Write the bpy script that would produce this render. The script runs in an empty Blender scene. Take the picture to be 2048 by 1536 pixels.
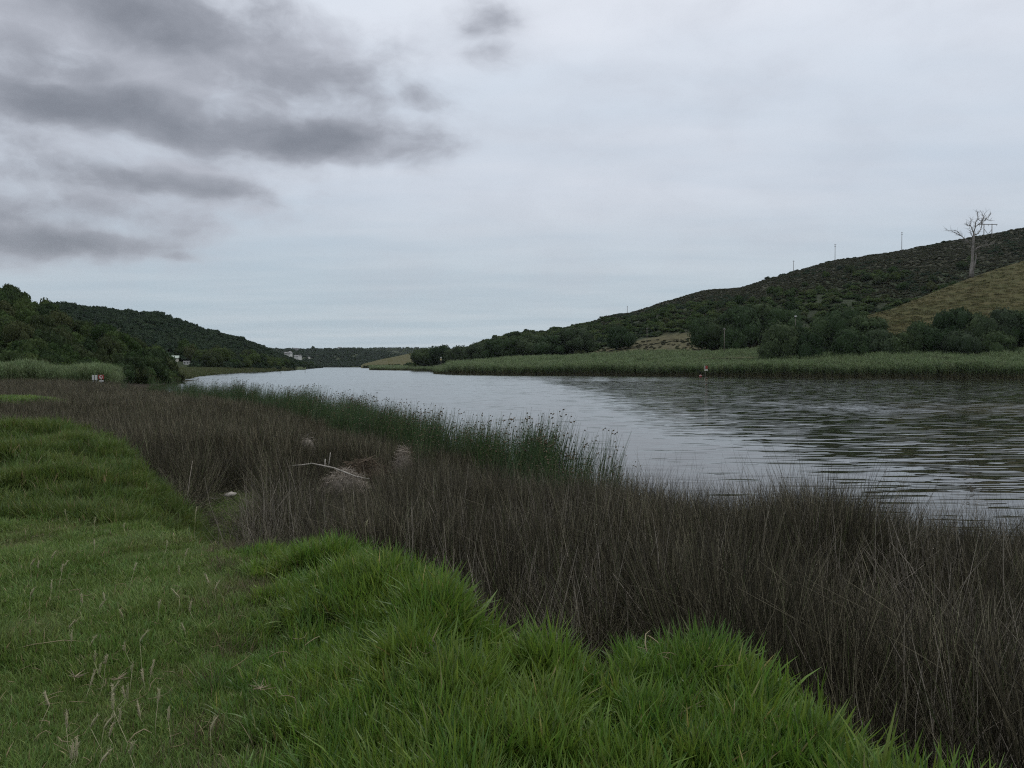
import bpy, math, random
import numpy as np

random.seed(7)
R = np.random.default_rng(11)
scene = bpy.context.scene
PI = math.pi

# ------------------------------------------------------------------ camera
FPX = 1671.0            # focal length in pixels of the 2048 wide frame
EYE = 3.0               # metres above the water
PITCH = math.atan(37 / FPX)
cam_data = bpy.data.cameras.new("camera")
cam = bpy.data.objects.new("camera", cam_data)
scene.collection.objects.link(cam)
cam.location = (0, 0, EYE)
cam.rotation_euler = (PI / 2 - PITCH, 0, 0)
cam_data.sensor_width = 36
cam_data.lens = FPX / 2048 * 36
cam_data.clip_start = 0.05
cam_data.clip_end = 20000
scene.camera = cam

CT, ST = math.cos(PITCH), math.sin(PITCH)


def slopes(px, py):
    """direction of a line of sight as dX/dY and dZ/dY"""
    dx = (np.asarray(px, float) - 1024) / FPX
    dy = (768 - np.asarray(py, float)) / FPX
    fy = CT + dy * ST
    return dx / fy, (dy * CT - ST) / fy


def at(px, py, Y):
    a, e = slopes(px, py)
    return np.array([float(a * Y), float(Y), float(EYE + e * Y)])


def atz(px, py, z):
    a, e = slopes(px, py)
    Y = (z - EYE) / e
    return np.array([float(a * Y), float(Y), float(z)])


# ------------------------------------------------------------------ world and sun
SUN_EL, SUN_AZ = math.radians(58), math.radians(35)     # azimuth from +Y towards +X
world = bpy.data.worlds.new("World")
scene.world = world
world.use_nodes = True
nt = world.node_tree
nt.nodes.clear()


class N:
    """tiny node builder"""
    def __init__(s, tree):
        s.t = tree

    def new(s, kind, **kw):
        n = s.t.nodes.new(kind)
        for k, v in kw.items():
            setattr(n, k, v)
        return n

    def put(s, sock, v):
        if hasattr(v, "is_output"):
            s.t.links.new(v, sock)
        elif v is not None:
            sock.default_value = v

    def math(s, op, a, b=None, c=None, clamp=False):
        n = s.new("ShaderNodeMath", operation=op, use_clamp=clamp)
        s.put(n.inputs[0], a)
        if b is not None: s.put(n.inputs[1], b)
        if c is not None: s.put(n.inputs[2], c)
        return n.outputs[0]

    def vmath(s, op, a, b=None, out=0):
        n = s.new("ShaderNodeVectorMath", operation=op)
        s.put(n.inputs[0], a)
        if b is not None:
            s.put(n.inputs[3] if op == "SCALE" else n.inputs[1], b)
        return n.outputs[out]

    def noise(s, vec, scale, detail=3.0, rough=0.55, out=0, dist=0.0):
        n = s.new("ShaderNodeTexNoise")
        s.put(n.inputs["Vector"], vec)
        n.inputs["Scale"].default_value = scale
        n.inputs["Detail"].default_value = detail
        n.inputs["Roughness"].default_value = rough
        n.inputs["Distortion"].default_value = dist
        return n.outputs[out]

    def ramp(s, x, a, b, lo=0.0, hi=1.0, smooth=True):
        n = s.new("ShaderNodeMapRange")
        if smooth: n.interpolation_type = "SMOOTHSTEP"
        s.put(n.inputs[0], x)
        s.put(n.inputs[1], a); s.put(n.inputs[2], b); s.put(n.inputs[3], lo); s.put(n.inputs[4], hi)
        return n.outputs[0]

    def mix(s, f, a, b, mode="MIX"):
        n = s.new("ShaderNodeMix", data_type="RGBA", blend_type=mode)
        s.put(n.inputs[0], f)
        for sock, v in ((n.inputs[6], a), (n.inputs[7], b)):
            if isinstance(v, tuple) and len(v) == 3: v = v + (1,)
            s.put(sock, v)
        return n.outputs[2]

    def xyz(s, x, y, z):
        n = s.new("ShaderNodeCombineXYZ")
        s.put(n.inputs[0], x); s.put(n.inputs[1], y); s.put(n.inputs[2], z)
        return n.outputs[0]

    def sep(s, v):
        n = s.new("ShaderNodeSeparateXYZ")
        s.put(n.inputs[0], v)
        return n.outputs

    def mapping(s, vec, rot=0.0, scale=(1, 1, 1)):
        n = s.new("ShaderNodeMapping")
        s.put(n.inputs[0], vec)
        n.inputs["Rotation"].default_value = (0, 0, rot)
        n.inputs["Scale"].default_value = scale
        return n.outputs[0]


w = N(nt)
sky = w.new("ShaderNodeTexSky", sky_type="NISHITA", sun_disc=False,
            sun_elevation=SUN_EL, sun_rotation=SUN_AZ, air_density=1.0, dust_density=1.5, ozone_density=1.0)
tc = w.new("ShaderNodeTexCoord")
dirn = tc.outputs["Generated"]
sx, sy, sz = w.sep(dirn)
up = w.math("MAXIMUM", sz, 0.0)
upo = w.math("ADD", up, 0.045)
# where a line of sight meets a flat cloud deck
u = w.math("DIVIDE", sx, upo)
v = w.math("DIVIDE", sy, upo)
deck = w.xyz(u, v, 0.0)
# high thin overcast: pale, a little bluer and darker towards the horizon
hc = w.new("ShaderNodeValToRGB")
w.put(hc.inputs[0], up)
cr = hc.color_ramp
cr.elements[0].position = 0.0; cr.elements[0].color = (0.475, 0.555, 0.610, 1)
cr.elements[1].position = 1.0; cr.elements[1].color = (0.84, 0.85, 0.90, 1)
for p_, c_ in ((0.10, (0.490, 0.565, 0.630)), (0.20, (0.610, 0.655, 0.730)), (0.36, (0.750, 0.780, 0.850)), (0.6, (0.80, 0.82, 0.88))):
    e_ = cr.elements.new(p_); e_.color = c_ + (1,)
veil = w.noise(w.mapping(deck, 0.5, (0.35, 0.8, 1)), 0.8, 4, 0.55)
veil = w.ramp(veil, 0.3, 0.7)
high = w.vmath("MULTIPLY", hc.outputs[0], w.mix(veil, (0.87, 0.925, 0.955), (1.07, 1.06, 1.05)))
# low dark cumulus: the bank that stands to the left, and loose scraps
puff = w.vmath("MULTIPLY", dirn, (1.0, 1.0, 1.9))
warp = w.noise(puff, 5.0, 4, 0.55, out=1)
warp = w.vmath("SCALE", w.vmath("SUBTRACT", warp, (0.5, 0.5, 0.5)), 0.13)
dw = w.vmath("ADD", dirn, w.vmath("MULTIPLY", warp, (1.0, 1.0, 0.45)))
# (px, py, half width px, half height px, weight): where each cloud of the bank stands
BANK = [(300, 20, 330, 110, 0.95), (90, 120, 230, 75, 0.85), (130, 210, 430, 76, 1.12), (500, 262, 350, 72, 1.15), (560, 160, 300, 85, 0.80),
        (290, 130, 600, 215, 0.94), (-350, 150, 520, 220, 0.95), (30, 315, 190, 62, 0.70), (200, 362, 380, 44, 0.95), (690, 325, 190, 22, 0.45),
        (240, 350, 460, 180, 0.66), (80, 488, 270, 42, 1.0), (-300, 480, 400, 70, 0.85), (190, 435, 190, 24, 0.62), (340, 514, 120, 14, 0.50), (320, 467, 90, 16, 0.42),
        (60, 440, 400, 100, 0.62), (500, 410, 160, 14, 0.40), (860, 200, 120, 50, 0.66), (820, 305, 140, 56, 0.64), (730, 225, 140, 80, 0.45), (990, 28, 85, 46, 0.52),
        (1010, 102, 80, 36, 0.42), (790, 90, 70, 70, 0.40)]
tot = core = None
for px, py, hx, hy, wt in BANK:
    a_, e_ = slopes(px, py)
    c_ = np.array([float(a_), 1.0, float(e_)]); ln = np.linalg.norm(c_); c_ /= ln
    f_ = np.array([c_[0], c_[1], 0]); f_ /= np.linalg.norm(f_)
    r_ = np.array([f_[1], -f_[0], 0])
    hx_, hy_ = hx / FPX / ln, hy / FPX / ln
    q = w.vmath("SUBTRACT", dw, tuple(float(v_) for v_ in c_))
    q = w.xyz(w.vmath("DOT_PRODUCT", q, tuple(float(v_ / hx_) for v_ in r_), out=1), w.vmath("DOT_PRODUCT", q, tuple(float(v_ / 0.5) for v_ in f_), out=1),
              w.math("MULTIPLY", w.sep(q)[2], float(1 / hy_)))
    g = w.ramp(w.vmath("LENGTH", q, out=1), 0.1, 1.45, wt, 0.0)
    if hx * hy < 60000 or wt > 0.945: core = g if core is None else w.math("SMOOTH_MAX", core, g, 0.2)
    tot = g if tot is None else w.math("SMOOTH_MAX", tot, g, 0.25)
back = w.ramp(w.noise(puff, 1.3, 2, 0.5), 0.50, 0.68, 0.0, 0.85)
behind = w.ramp(sy, 0.0, -0.4)             # clouds of the same kind in the rest of the sky
tot = w.math("MAXIMUM", tot, w.math("MULTIPLY", back, behind))
fluff = w.math("SUBTRACT", w.noise(w.vmath("MULTIPLY", dw, (1.0, 1.0, 1.8)), 9.0, 8, 0.56), 0.5)
dens = w.math("ADD", tot, w.math("MULTIPLY", fluff, w.ramp(tot, 0.0, 0.4, 0.0, 1.9)))
cover = w.ramp(dens, -0.02, 0.85)
deep = w.math("ADD", core, w.math("MULTIPLY", fluff, w.ramp(core, 0.0, 0.4, 0.0, 1.5)))
thick = w.ramp(deep, 0.10, 1.40)
lowc = w.mix(thick, (0.47, 0.49, 0.55), (0.185, 0.197, 0.230))
both = w.mix(w.math("MULTIPLY", cover, 0.95), high, lowc)
CLOUD = 10.3
scaled = w.vmath("SCALE", both, CLOUD)
final = w.mix(0.94, sky.outputs[0], scaled)
bg = w.new("ShaderNodeBackground")
w.put(bg.inputs[0], final)
bg.inputs[1].default_value = 0.1
wo = w.new("ShaderNodeOutputWorld")
nt.links.new(bg.outputs[0], wo.inputs[0])

sun_data = bpy.data.lights.new("sun", "SUN")
sun_data.energy = 1.1
sun_data.angle = math.radians(18)
sun_data.color = (1.0, 0.97, 0.92)
sun = bpy.data.objects.new("sun", sun_data)
scene.collection.objects.link(sun)
sun.rotation_euler = (PI / 2 - SUN_EL, 0, -SUN_AZ + PI)
sun.rotation_euler = (-(PI / 2 - SUN_EL), 0, -SUN_AZ)

scene.view_settings.view_transform = "Standard"
scene.view_settings.look = "None"
scene.view_settings.exposure = 0.0
scene.view_settings.gamma = 1.0
scene.view_settings.use_curve_mapping = False
scene.render.engine = "CYCLES"
cy = scene.cycles
cy.max_bounces = 5
cy.diffuse_bounces = 3
cy.glossy_bounces = 2
cy.transmission_bounces = 3
cy.transparent_max_bounces = 4
cy.caustics_reflective = False
cy.caustics_refractive = False
cy.use_denoising = False
cy.filter_width = 1.15
cy.sample_clamp_indirect = 4.0

# ------------------------------------------------------------------ numeric helpers


def sstep(a, b, x):
    t = np.clip((np.asarray(x, float) - a) / (b - a), 0, 1)
    return t * t * (3 - 2 * t)


def _hash(ix, iy, seed):
    h = (ix.astype(np.int64) * 374761393 + iy.astype(np.int64) * 668265263 + seed * 974634777) & 0xFFFFFFFF
    h = ((h ^ (h >> 13)) * 1274126177) & 0xFFFFFFFF
    h = (h ^ (h >> 16)) & 0xFFFFFFFF
    return h / 4294967295.0


def vnoise(x, y, seed=0):
    x = np.asarray(x, float); y = np.asarray(y, float)
    x, y = np.broadcast_arrays(x, y)
    ix = np.floor(x); iy = np.floor(y)
    fx = x - ix; fy = y - iy
    fx = fx * fx * (3 - 2 * fx); fy = fy * fy * (3 - 2 * fy)
    a = _hash(ix, iy, seed); b = _hash(ix + 1, iy, seed)
    c = _hash(ix, iy + 1, seed); d = _hash(ix + 1, iy + 1, seed)
    return (a * (1 - fx) + b * fx) * (1 - fy) + (c * (1 - fx) + d * fx) * fy


def fbm(x, y, seed=0, octs=4):
    s = 0; amp = 0.5
    for k in range(octs):
        s = s + amp * vnoise(np.asarray(x) * 2 ** k, np.asarray(y) * 2 ** k, seed + k * 17)
        amp *= 0.5
    return s / (1 - 0.5 ** octs)


def seg_dist(P, poly, closed=False):
    """distance of points (n,2) to a polyline"""
    poly = np.asarray(poly, float)
    if closed: poly = np.vstack([poly, poly[:1]])
    best = np.full(len(P), 1e18)
    for a, b in zip(poly[:-1], poly[1:]):
        ab = b - a
        t = np.clip(((P - a) @ ab) / max(ab @ ab, 1e-12), 0, 1)
        q = a + t[:, None] * ab
        best = np.minimum(best, ((P - q) ** 2).sum(1))
    return np.sqrt(best)


def inside(P, poly):
    poly = np.asarray(poly, float)
    x, y = P[:, 0], P[:, 1]
    res = np.zeros(len(P), bool)
    n = len(poly)
    for i in range(n):
        x1, y1 = poly[i]; x2, y2 = poly[(i + 1) % n]
        if y1 == y2: continue
        c = (y1 > y) != (y2 > y)
        xi = x1 + (y - y1) / (y2 - y1) * (x2 - x1)
        res ^= c & (x < xi)
    return res


def signed(P, edge, closure):
    """signed distance to edge, positive inside the area edge+closure"""
    d = seg_dist(P, edge)
    return np.where(inside(P, list(edge) + list(closure)), d, -d)


# ------------------------------------------------------------------ object helpers
COL = scene.collection


def tag(o, label=None, cat=None, group=None, kind=None):
    if label: o["label"] = label
    if cat: o["category"] = cat
    if group: o["group"] = group
    if kind: o["kind"] = kind
    return o


def mesh_data(name, V, F, mat=None, cols=None, smooth=False):
    me = bpy.data.meshes.new(name)
    V = np.asarray(V, float)
    if isinstance(F, np.ndarray):
        k = F.shape[1]
        me.vertices.add(len(V)); me.vertices.foreach_set("co", V.astype(np.float32).ravel())
        me.loops.add(F.size); me.loops.foreach_set("vertex_index", F.astype(np.int32).ravel())
        me.polygons.add(len(F))
        me.polygons.foreach_set("loop_start", (np.arange(len(F)) * k).astype(np.int32))
        me.polygons.foreach_set("loop_total", np.full(len(F), k, np.int32))
        me.update(calc_edges=True)
    else:
        me.from_pydata([tuple(p) for p in V], [], F)
        me.update()
    if cols is not None:
        c = np.ones((len(V), 4), np.float32); c[:, :3] = cols
        at_ = me.attributes.new("tint", "FLOAT_COLOR", "POINT")
        at_.data.foreach_set("color", c.ravel())
    if mat: me.materials.append(mat)
    if smooth:
        me.polygons.foreach_set("use_smooth", np.ones(len(me.polygons), bool))
    return me


def link(name, me, parent=None, loc=(0, 0, 0), rot=(0, 0, 0), scale=(1, 1, 1)):
    o = bpy.data.objects.new(name, me)
    COL.objects.link(o)
    o.location = loc; o.rotation_euler = rot; o.scale = scale
    if parent: o.parent = parent
    return o


def empty(name, loc=(0, 0, 0), rz=0.0, s=1.0):
    o = bpy.data.objects.new(name, None)
    COL.objects.link(o)
    o.location = loc; o.rotation_euler = (0, 0, rz); o.scale = (s, s, s)
    return o


ORD = "first second third fourth fifth sixth seventh eighth ninth tenth eleventh twelfth thirteenth fourteenth fifteenth sixteenth seventeenth eighteenth nineteenth twentieth".split()


def tell_apart(items, noun, cols, rows):
    """items: (object, across, along); each gets a label from where it stands"""
    cells = {}
    for o, a, b in items:
        i = next((k for k, c in enumerate(cols) if a < c[0]), len(cols) - 1)
        j = next((k for k, r in enumerate(rows) if b < r[0]), len(rows) - 1)
        cells.setdefault((i, j), []).append((a, b, o))
    for (i, j), L in cells.items():
        L.sort(key=lambda q: q[0])
        for k, (a, b, o) in enumerate(L):
            o["label"] = ("%s %s %s" % (noun, rows[j][1], cols[i][1])) if len(L) == 1 else \
                "%s of the %s %s %s" % (ORD[k] if k < len(ORD) else "last", noun if noun.endswith("s") else noun + ("es" if noun.endswith("sh") else "s"), rows[j][1], cols[i][1])


def copy_tree(o, parent=None):
    c = o.copy(); COL.objects.link(c); c.parent = parent
    for ch in list(o.children): copy_tree(ch, c)
    return c


class MB:
    """collects boxes and tubes; quads and triangles"""
    def __init__(s):
        s.V = []; s.F = []; s.C = []; s.n = 0

    def add(s, V, F, col=None):
        V = np.asarray(V, float)
        s.V.append(V); s.F += [tuple(int(i) + s.n for i in f) for f in F]
        s.C.append(np.tile(np.asarray(col if col is not None else (1, 1, 1), float), (len(V), 1)) if np.ndim(col) < 2 else col)
        s.n += len(V)
        return s

    def box(s, c, size, rz=0.0, col=None):
        x, y, z = np.asarray(size) / 2
        P = np.array([(-x, -y, -z), (x, -y, -z), (x, y, -z), (-x, y, -z), (-x, -y, z), (x, -y, z), (x, y, z), (-x, y, z)])
        ca, sa = math.cos(rz), math.sin(rz)
        P = P @ np.array([[ca, sa, 0], [-sa, ca, 0], [0, 0, 1]]) + np.asarray(c)
        return s.add(P, [(0, 3, 2, 1), (4, 5, 6, 7), (0, 1, 5, 4), (1, 2, 6, 5), (2, 3, 7, 6), (3, 0, 4, 7)], col)

    def tube(s, P, r, sides=6, col=None, cap=True):
        V, F = tube(P, r, sides)
        F = [tuple(f) for f in F]
        if cap:
            F.append(tuple(range(sides))[::-1]); F.append(tuple(range(len(V) - sides, len(V))))
        return s.add(V, F, col)

    def mesh(s, name, mat, smooth=False):
        return mesh_data(name, np.vstack(s.V), s.F, mat, np.vstack(s.C), smooth)


def tube(P, r, sides=6):
    P = np.asarray(P, float); r = np.broadcast_to(np.asarray(r, float), (len(P),))
    T = np.gradient(P, axis=0)
    T /= np.linalg.norm(T, axis=1)[:, None] + 1e-12
    ref = np.array([0.31, 0.95, 0.05]) if abs(T[0, 2]) > 0.7 else np.array([0.05, 0.1, 1.0])
    A = np.cross(T, ref); A /= np.linalg.norm(A, axis=1)[:, None] + 1e-12
    B = np.cross(T, A)
    ang = np.arange(sides) * 2 * PI / sides
    V = P[:, None] + r[:, None, None] * (np.cos(ang)[None, :, None] * A[:, None] + np.sin(ang)[None, :, None] * B[:, None])
    K = len(P)
    i = np.arange(K - 1)[:, None] * sides; j = np.arange(sides)[None]
    j2 = (j + 1) % sides
    F = np.stack([i + j, i + j2, i + sides + j2, i + sides + j], -1).reshape(-1, 4)
    return V.reshape(-1, 3), F


# ------------------------------------------------------------------ materials
def material(name, build):
    m = bpy.data.materials.new(name); m.use_nodes = True
    m.node_tree.nodes.clear()
    n = N(m.node_tree)
    out = n.new("ShaderNodeOutputMaterial")
    sh = build(n)
    m.node_tree.links.new(sh, out.inputs[0])
    return m


def principled(n, col, rough=0.8, spec=0.3, normal=None):
    p = n.new("ShaderNodeBsdfPrincipled")
    if isinstance(col, tuple): col = col + (1,) if len(col) == 3 else col
    n.put(p.inputs["Base Color"], col)
    n.put(p.inputs["Roughness"], rough)
    p.inputs["Specular IOR Level"].default_value = spec
    if normal is not None: n.put(p.inputs["Normal"], normal)
    return p


def plain(name, col, rough=0.7, spec=0.3, grain=0.25, scale=8.0):
    def b(n):
        t = n.new("ShaderNodeTexCoord").outputs["Object"]
        f = n.ramp(n.noise(t, scale, 5, 0.6), 0.3, 0.7, 1 - grain, 1 + grain)
        c = n.vmath("SCALE", n.new_rgb(col), f)
        return principled(n, c, rough, spec).outputs[0]
    return material(name, b)


def new_rgb(s, c):
    n = s.new("ShaderNodeRGB"); n.outputs[0].default_value = tuple(c) + (1,)
    return n.outputs[0]


N.new_rgb = new_rgb


def leafy(name, stops, spec=0.25, rough=0.6, trans=0.25, patch=0.0, patch_col=(0.2, 0.17, 0.1)):
    """plant colour that varies from plant to plant (object random) and from leaf to leaf (tint)"""
    def b(n):
        rnd = n.new("ShaderNodeObjectInfo").outputs["Random"]
        rp = n.new("ShaderNodeValToRGB")
        n.put(rp.inputs[0], rnd)
        els = rp.color_ramp.elements
        els[0].position = 0; els[0].color = stops[0] + (1,)
        els[1].position = 1; els[1].color = stops[-1] + (1,)
        for k, c in enumerate(stops[1:-1]):
            e = els.new((k + 1) / (len(stops) - 1)); e.color = c + (1,)
        a = n.new("ShaderNodeAttribute", attribute_name="tint").outputs["Color"]
        c = n.mix(1.0, rp.outputs[0], a, "MULTIPLY")
        if patch:
            g = n.new("ShaderNodeNewGeometry").outputs["Position"]
            f = n.ramp(n.noise(g, 0.9, 3), 0.45, 0.7, 0, patch)
            c = n.mix(f, c, n.mix(1.0, patch_col, a, "MULTIPLY"))
        p = principled(n, c, rough, spec)
        if trans:
            t = n.new("ShaderNodeBsdfTranslucent"); n.put(t.inputs[0], c)
            m = n.new("ShaderNodeMixShader"); m.inputs[0].default_value = trans
            n.t.links.new(p.outputs[0], m.inputs[1]); n.t.links.new(t.outputs[0], m.inputs[2])
            return m.outputs[0]
        return p.outputs[0]
    return material(name, b)


M = {}
M["rush"] = leafy("rush_stems", [(0.053, 0.046, 0.030), (0.092, 0.083, 0.053), (0.066, 0.061, 0.038), (0.128, 0.116, 0.078)], 0.25, 0.6, 0.0, 0.45, (0.158, 0.140, 0.092))
M["sedge"] = leafy("sedge_stems", [(0.054, 0.102, 0.038), (0.074, 0.124, 0.044), (0.064, 0.112, 0.046)], 0.3, 0.5, 0.1)
M["reed"] = leafy("reed_leaves", [(0.125, 0.190, 0.078), (0.150, 0.215, 0.090), (0.170, 0.215, 0.100), (0.130, 0.195, 0.092)], 0.2, 0.6, 0.25, 0.4, (0.150, 0.150, 0.085))
M["long"] = leafy("long_grass_blades", [(0.068, 0.146, 0.022), (0.106, 0.202, 0.029), (0.150, 0.222, 0.033), (0.054, 0.124, 0.027)], 0.4, 0.42, 0.38, 0.35, (0.185, 0.250, 0.040))
M["lawn"] = leafy("lawn_blades", [(0.106, 0.184, 0.038), (0.134, 0.206, 0.044), (0.150, 0.200, 0.052), (0.106, 0.196, 0.042)], 0.25, 0.55, 0.3, 0.4, (0.165, 0.165, 0.070))
M["mound"] = leafy("mound_blades", [(0.080, 0.130, 0.028), (0.105, 0.165, 0.034), (0.13, 0.165, 0.038), (0.075, 0.135, 0.036)], 0.25, 0.55, 0.3)
M["tree"] = leafy("tree_leaves", [(0.030, 0.050, 0.023), (0.042, 0.066, 0.029), (0.058, 0.080, 0.036), (0.044, 0.062, 0.034)], 0.06, 0.85, 0.15)
M["woods"] = leafy("wood_leaves", [(0.026, 0.044, 0.026), (0.034, 0.054, 0.030), (0.042, 0.062, 0.034), (0.030, 0.048, 0.028)], 0.06, 0.85, 0.15)
M["hillbush"] = leafy("bush_leaves", [(0.030, 0.052, 0.020), (0.050, 0.080, 0.026), (0.072, 0.098, 0.034), (0.030, 0.050, 0.022), (0.068, 0.078, 0.034)], 0.06, 0.85, 0.2)
M["scrub"] = leafy("scrub_leaves", [(0.052, 0.058, 0.034), (0.064, 0.062, 0.038), (0.050, 0.062, 0.034), (0.068, 0.064, 0.042), (0.052, 0.062, 0.034)], 0.05, 0.85, 0.15)
M["dry"] = leafy("dry_grass", [(0.26, 0.21, 0.11), (0.32, 0.27, 0.16), (0.22, 0.18, 0.10)], 0.25, 0.6, 0.2)
M["meadow"] = leafy("meadow_grass", [(0.095, 0.125, 0.050), (0.110, 0.130, 0.056), (0.125, 0.130, 0.062)], 0.2, 0.7, 0.2)
M["slope"] = leafy("slope_blades", [(0.100, 0.108, 0.044), (0.125, 0.116, 0.055), (0.110, 0.108, 0.048)], 0.15, 0.8, 0.15)
M["palestem"] = leafy("pale_stems", [(0.25, 0.22, 0.175), (0.34, 0.305, 0.245), (0.21, 0.185, 0.145)], 0.2, 0.7, 0.0)
M["thatch"] = leafy("thatch", [(0.085, 0.070, 0.040), (0.115, 0.095, 0.060), (0.10, 0.088, 0.05)], 0.15, 0.8, 0.1)
M["straw"] = leafy("straw", [(0.36, 0.31, 0.25), (0.42, 0.38, 0.32)], 0.2, 0.7, 0.0)
M["seed"] = leafy("seed_heads", [(0.46, 0.45, 0.27), (0.52, 0.48, 0.31), (0.40, 0.41, 0.23)], 0.2, 0.7, 0.3)
M["bark"] = plain("bark", (0.10, 0.08, 0.06), 0.9, 0.1, 0.35)
M["deadwood"] = plain("dead_bark", (0.20, 0.185, 0.165), 0.85, 0.15, 0.35, 1.2)
M["pole"] = plain("weathered_pole", (0.17, 0.15, 0.13), 0.85, 0.15)
M["white"] = plain("white_paint", (0.55, 0.55, 0.52), 0.6, 0.3, 0.08)
M["cream"] = plain("cream_wall", (0.62, 0.60, 0.52), 0.8, 0.2, 0.1)
M["roofgreen"] = plain("pale_green_roof", (0.36, 0.42, 0.36), 0.6, 0.3, 0.1)
M["roofgrey"] = plain("grey_roof", (0.22, 0.22, 0.22), 0.8, 0.2, 0.15)
M["dark"] = plain("dark_glass", (0.03, 0.035, 0.04), 0.2, 0.5, 0.1)
M["red"] = plain("red_paint", (0.30, 0.04, 0.032), 0.5, 0.4, 0.12)
M["metal"] = plain("grey_metal", (0.30, 0.31, 0.31), 0.5, 0.5, 0.1)
M["bleached"] = plain("bleached_wood", (0.42, 0.39, 0.34), 0.85, 0.15, 0.25, 6)
M["twig"] = leafy("brown_twigs", [(0.115, 0.088, 0.06), (0.15, 0.115, 0.08)], 0.15, 0.8, 0.0)


def soil_mat(n):
    g = n.new("ShaderNodeNewGeometry").outputs["Position"]
    a = n.new("ShaderNodeAttribute", attribute_name="tint").outputs["Color"]
    f = n.ramp(n.noise(g, 6.0, 6, 0.65), 0.3, 0.7, 0.55, 1.4)
    c = n.vmath("SCALE", a, f)
    b = n.new("ShaderNodeBump"); b.inputs["Distance"].default_value = 0.02
    n.put(b.inputs["Height"], n.noise(g, 25, 4, 0.7))
    return principled(n, c, 0.95, 0.1, b.outputs[0]).outputs[0]


def hill_mat(n):
    g = n.new("ShaderNodeNewGeometry").outputs["Position"]
    a = n.new("ShaderNodeAttribute", attribute_name="tint").outputs["Color"]
    f = n.ramp(n.noise(g, 0.35, 6, 0.7), 0.3, 0.7, 0.6, 1.35)
    f2 = n.ramp(n.noise(g, 0.03, 4, 0.6), 0.35, 0.65, 0.8, 1.15)
    c = n.vmath("SCALE", n.vmath("SCALE", a, f), f2)
    b = n.new("ShaderNodeBump"); b.inputs["Distance"].default_value = 0.6
    n.put(b.inputs["Height"], n.noise(g, 0.6, 5, 0.7))
    return principled(n, c, 0.95, 0.1, b.outputs[0]).outputs[0]


def golden_mat(n):
    """grazed grass slope: olive and straw, streaked along the contour, ochre bare spots"""
    g = n.new("ShaderNodeNewGeometry").outputs["Position"]
    k1 = n.noise(n.mapping(g, 0.15, (0.08, 0.25, 0.5)), 1.0, 6, 0.65)
    k2 = n.noise(g, 0.55, 6, 0.7)
    c = n.mix(n.ramp(k1, 0.35, 0.65), (0.070, 0.074, 0.029), (0.098, 0.088, 0.040))
    c = n.mix(n.ramp(k2, 0.52, 0.72, 0, 0.6), c, (0.120, 0.090, 0.050))
    c = n.mix(n.ramp(n.noise(g, 1.6, 4, 0.7), 0.55, 0.75, 0, 0.75), c, (0.042, 0.046, 0.024))
    b = n.new("ShaderNodeBump"); b.inputs["Distance"].default_value = 0.4
    n.put(b.inputs["Height"], n.noise(g, 1.2, 5, 0.7))
    return principled(n, c, 0.95, 0.1, b.outputs[0]).outputs[0]


M["soil"] = material("soil", soil_mat)
M["hill"] = material("hillside", hill_mat)
M["golden"] = material("grazed_slope", golden_mat)


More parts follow.
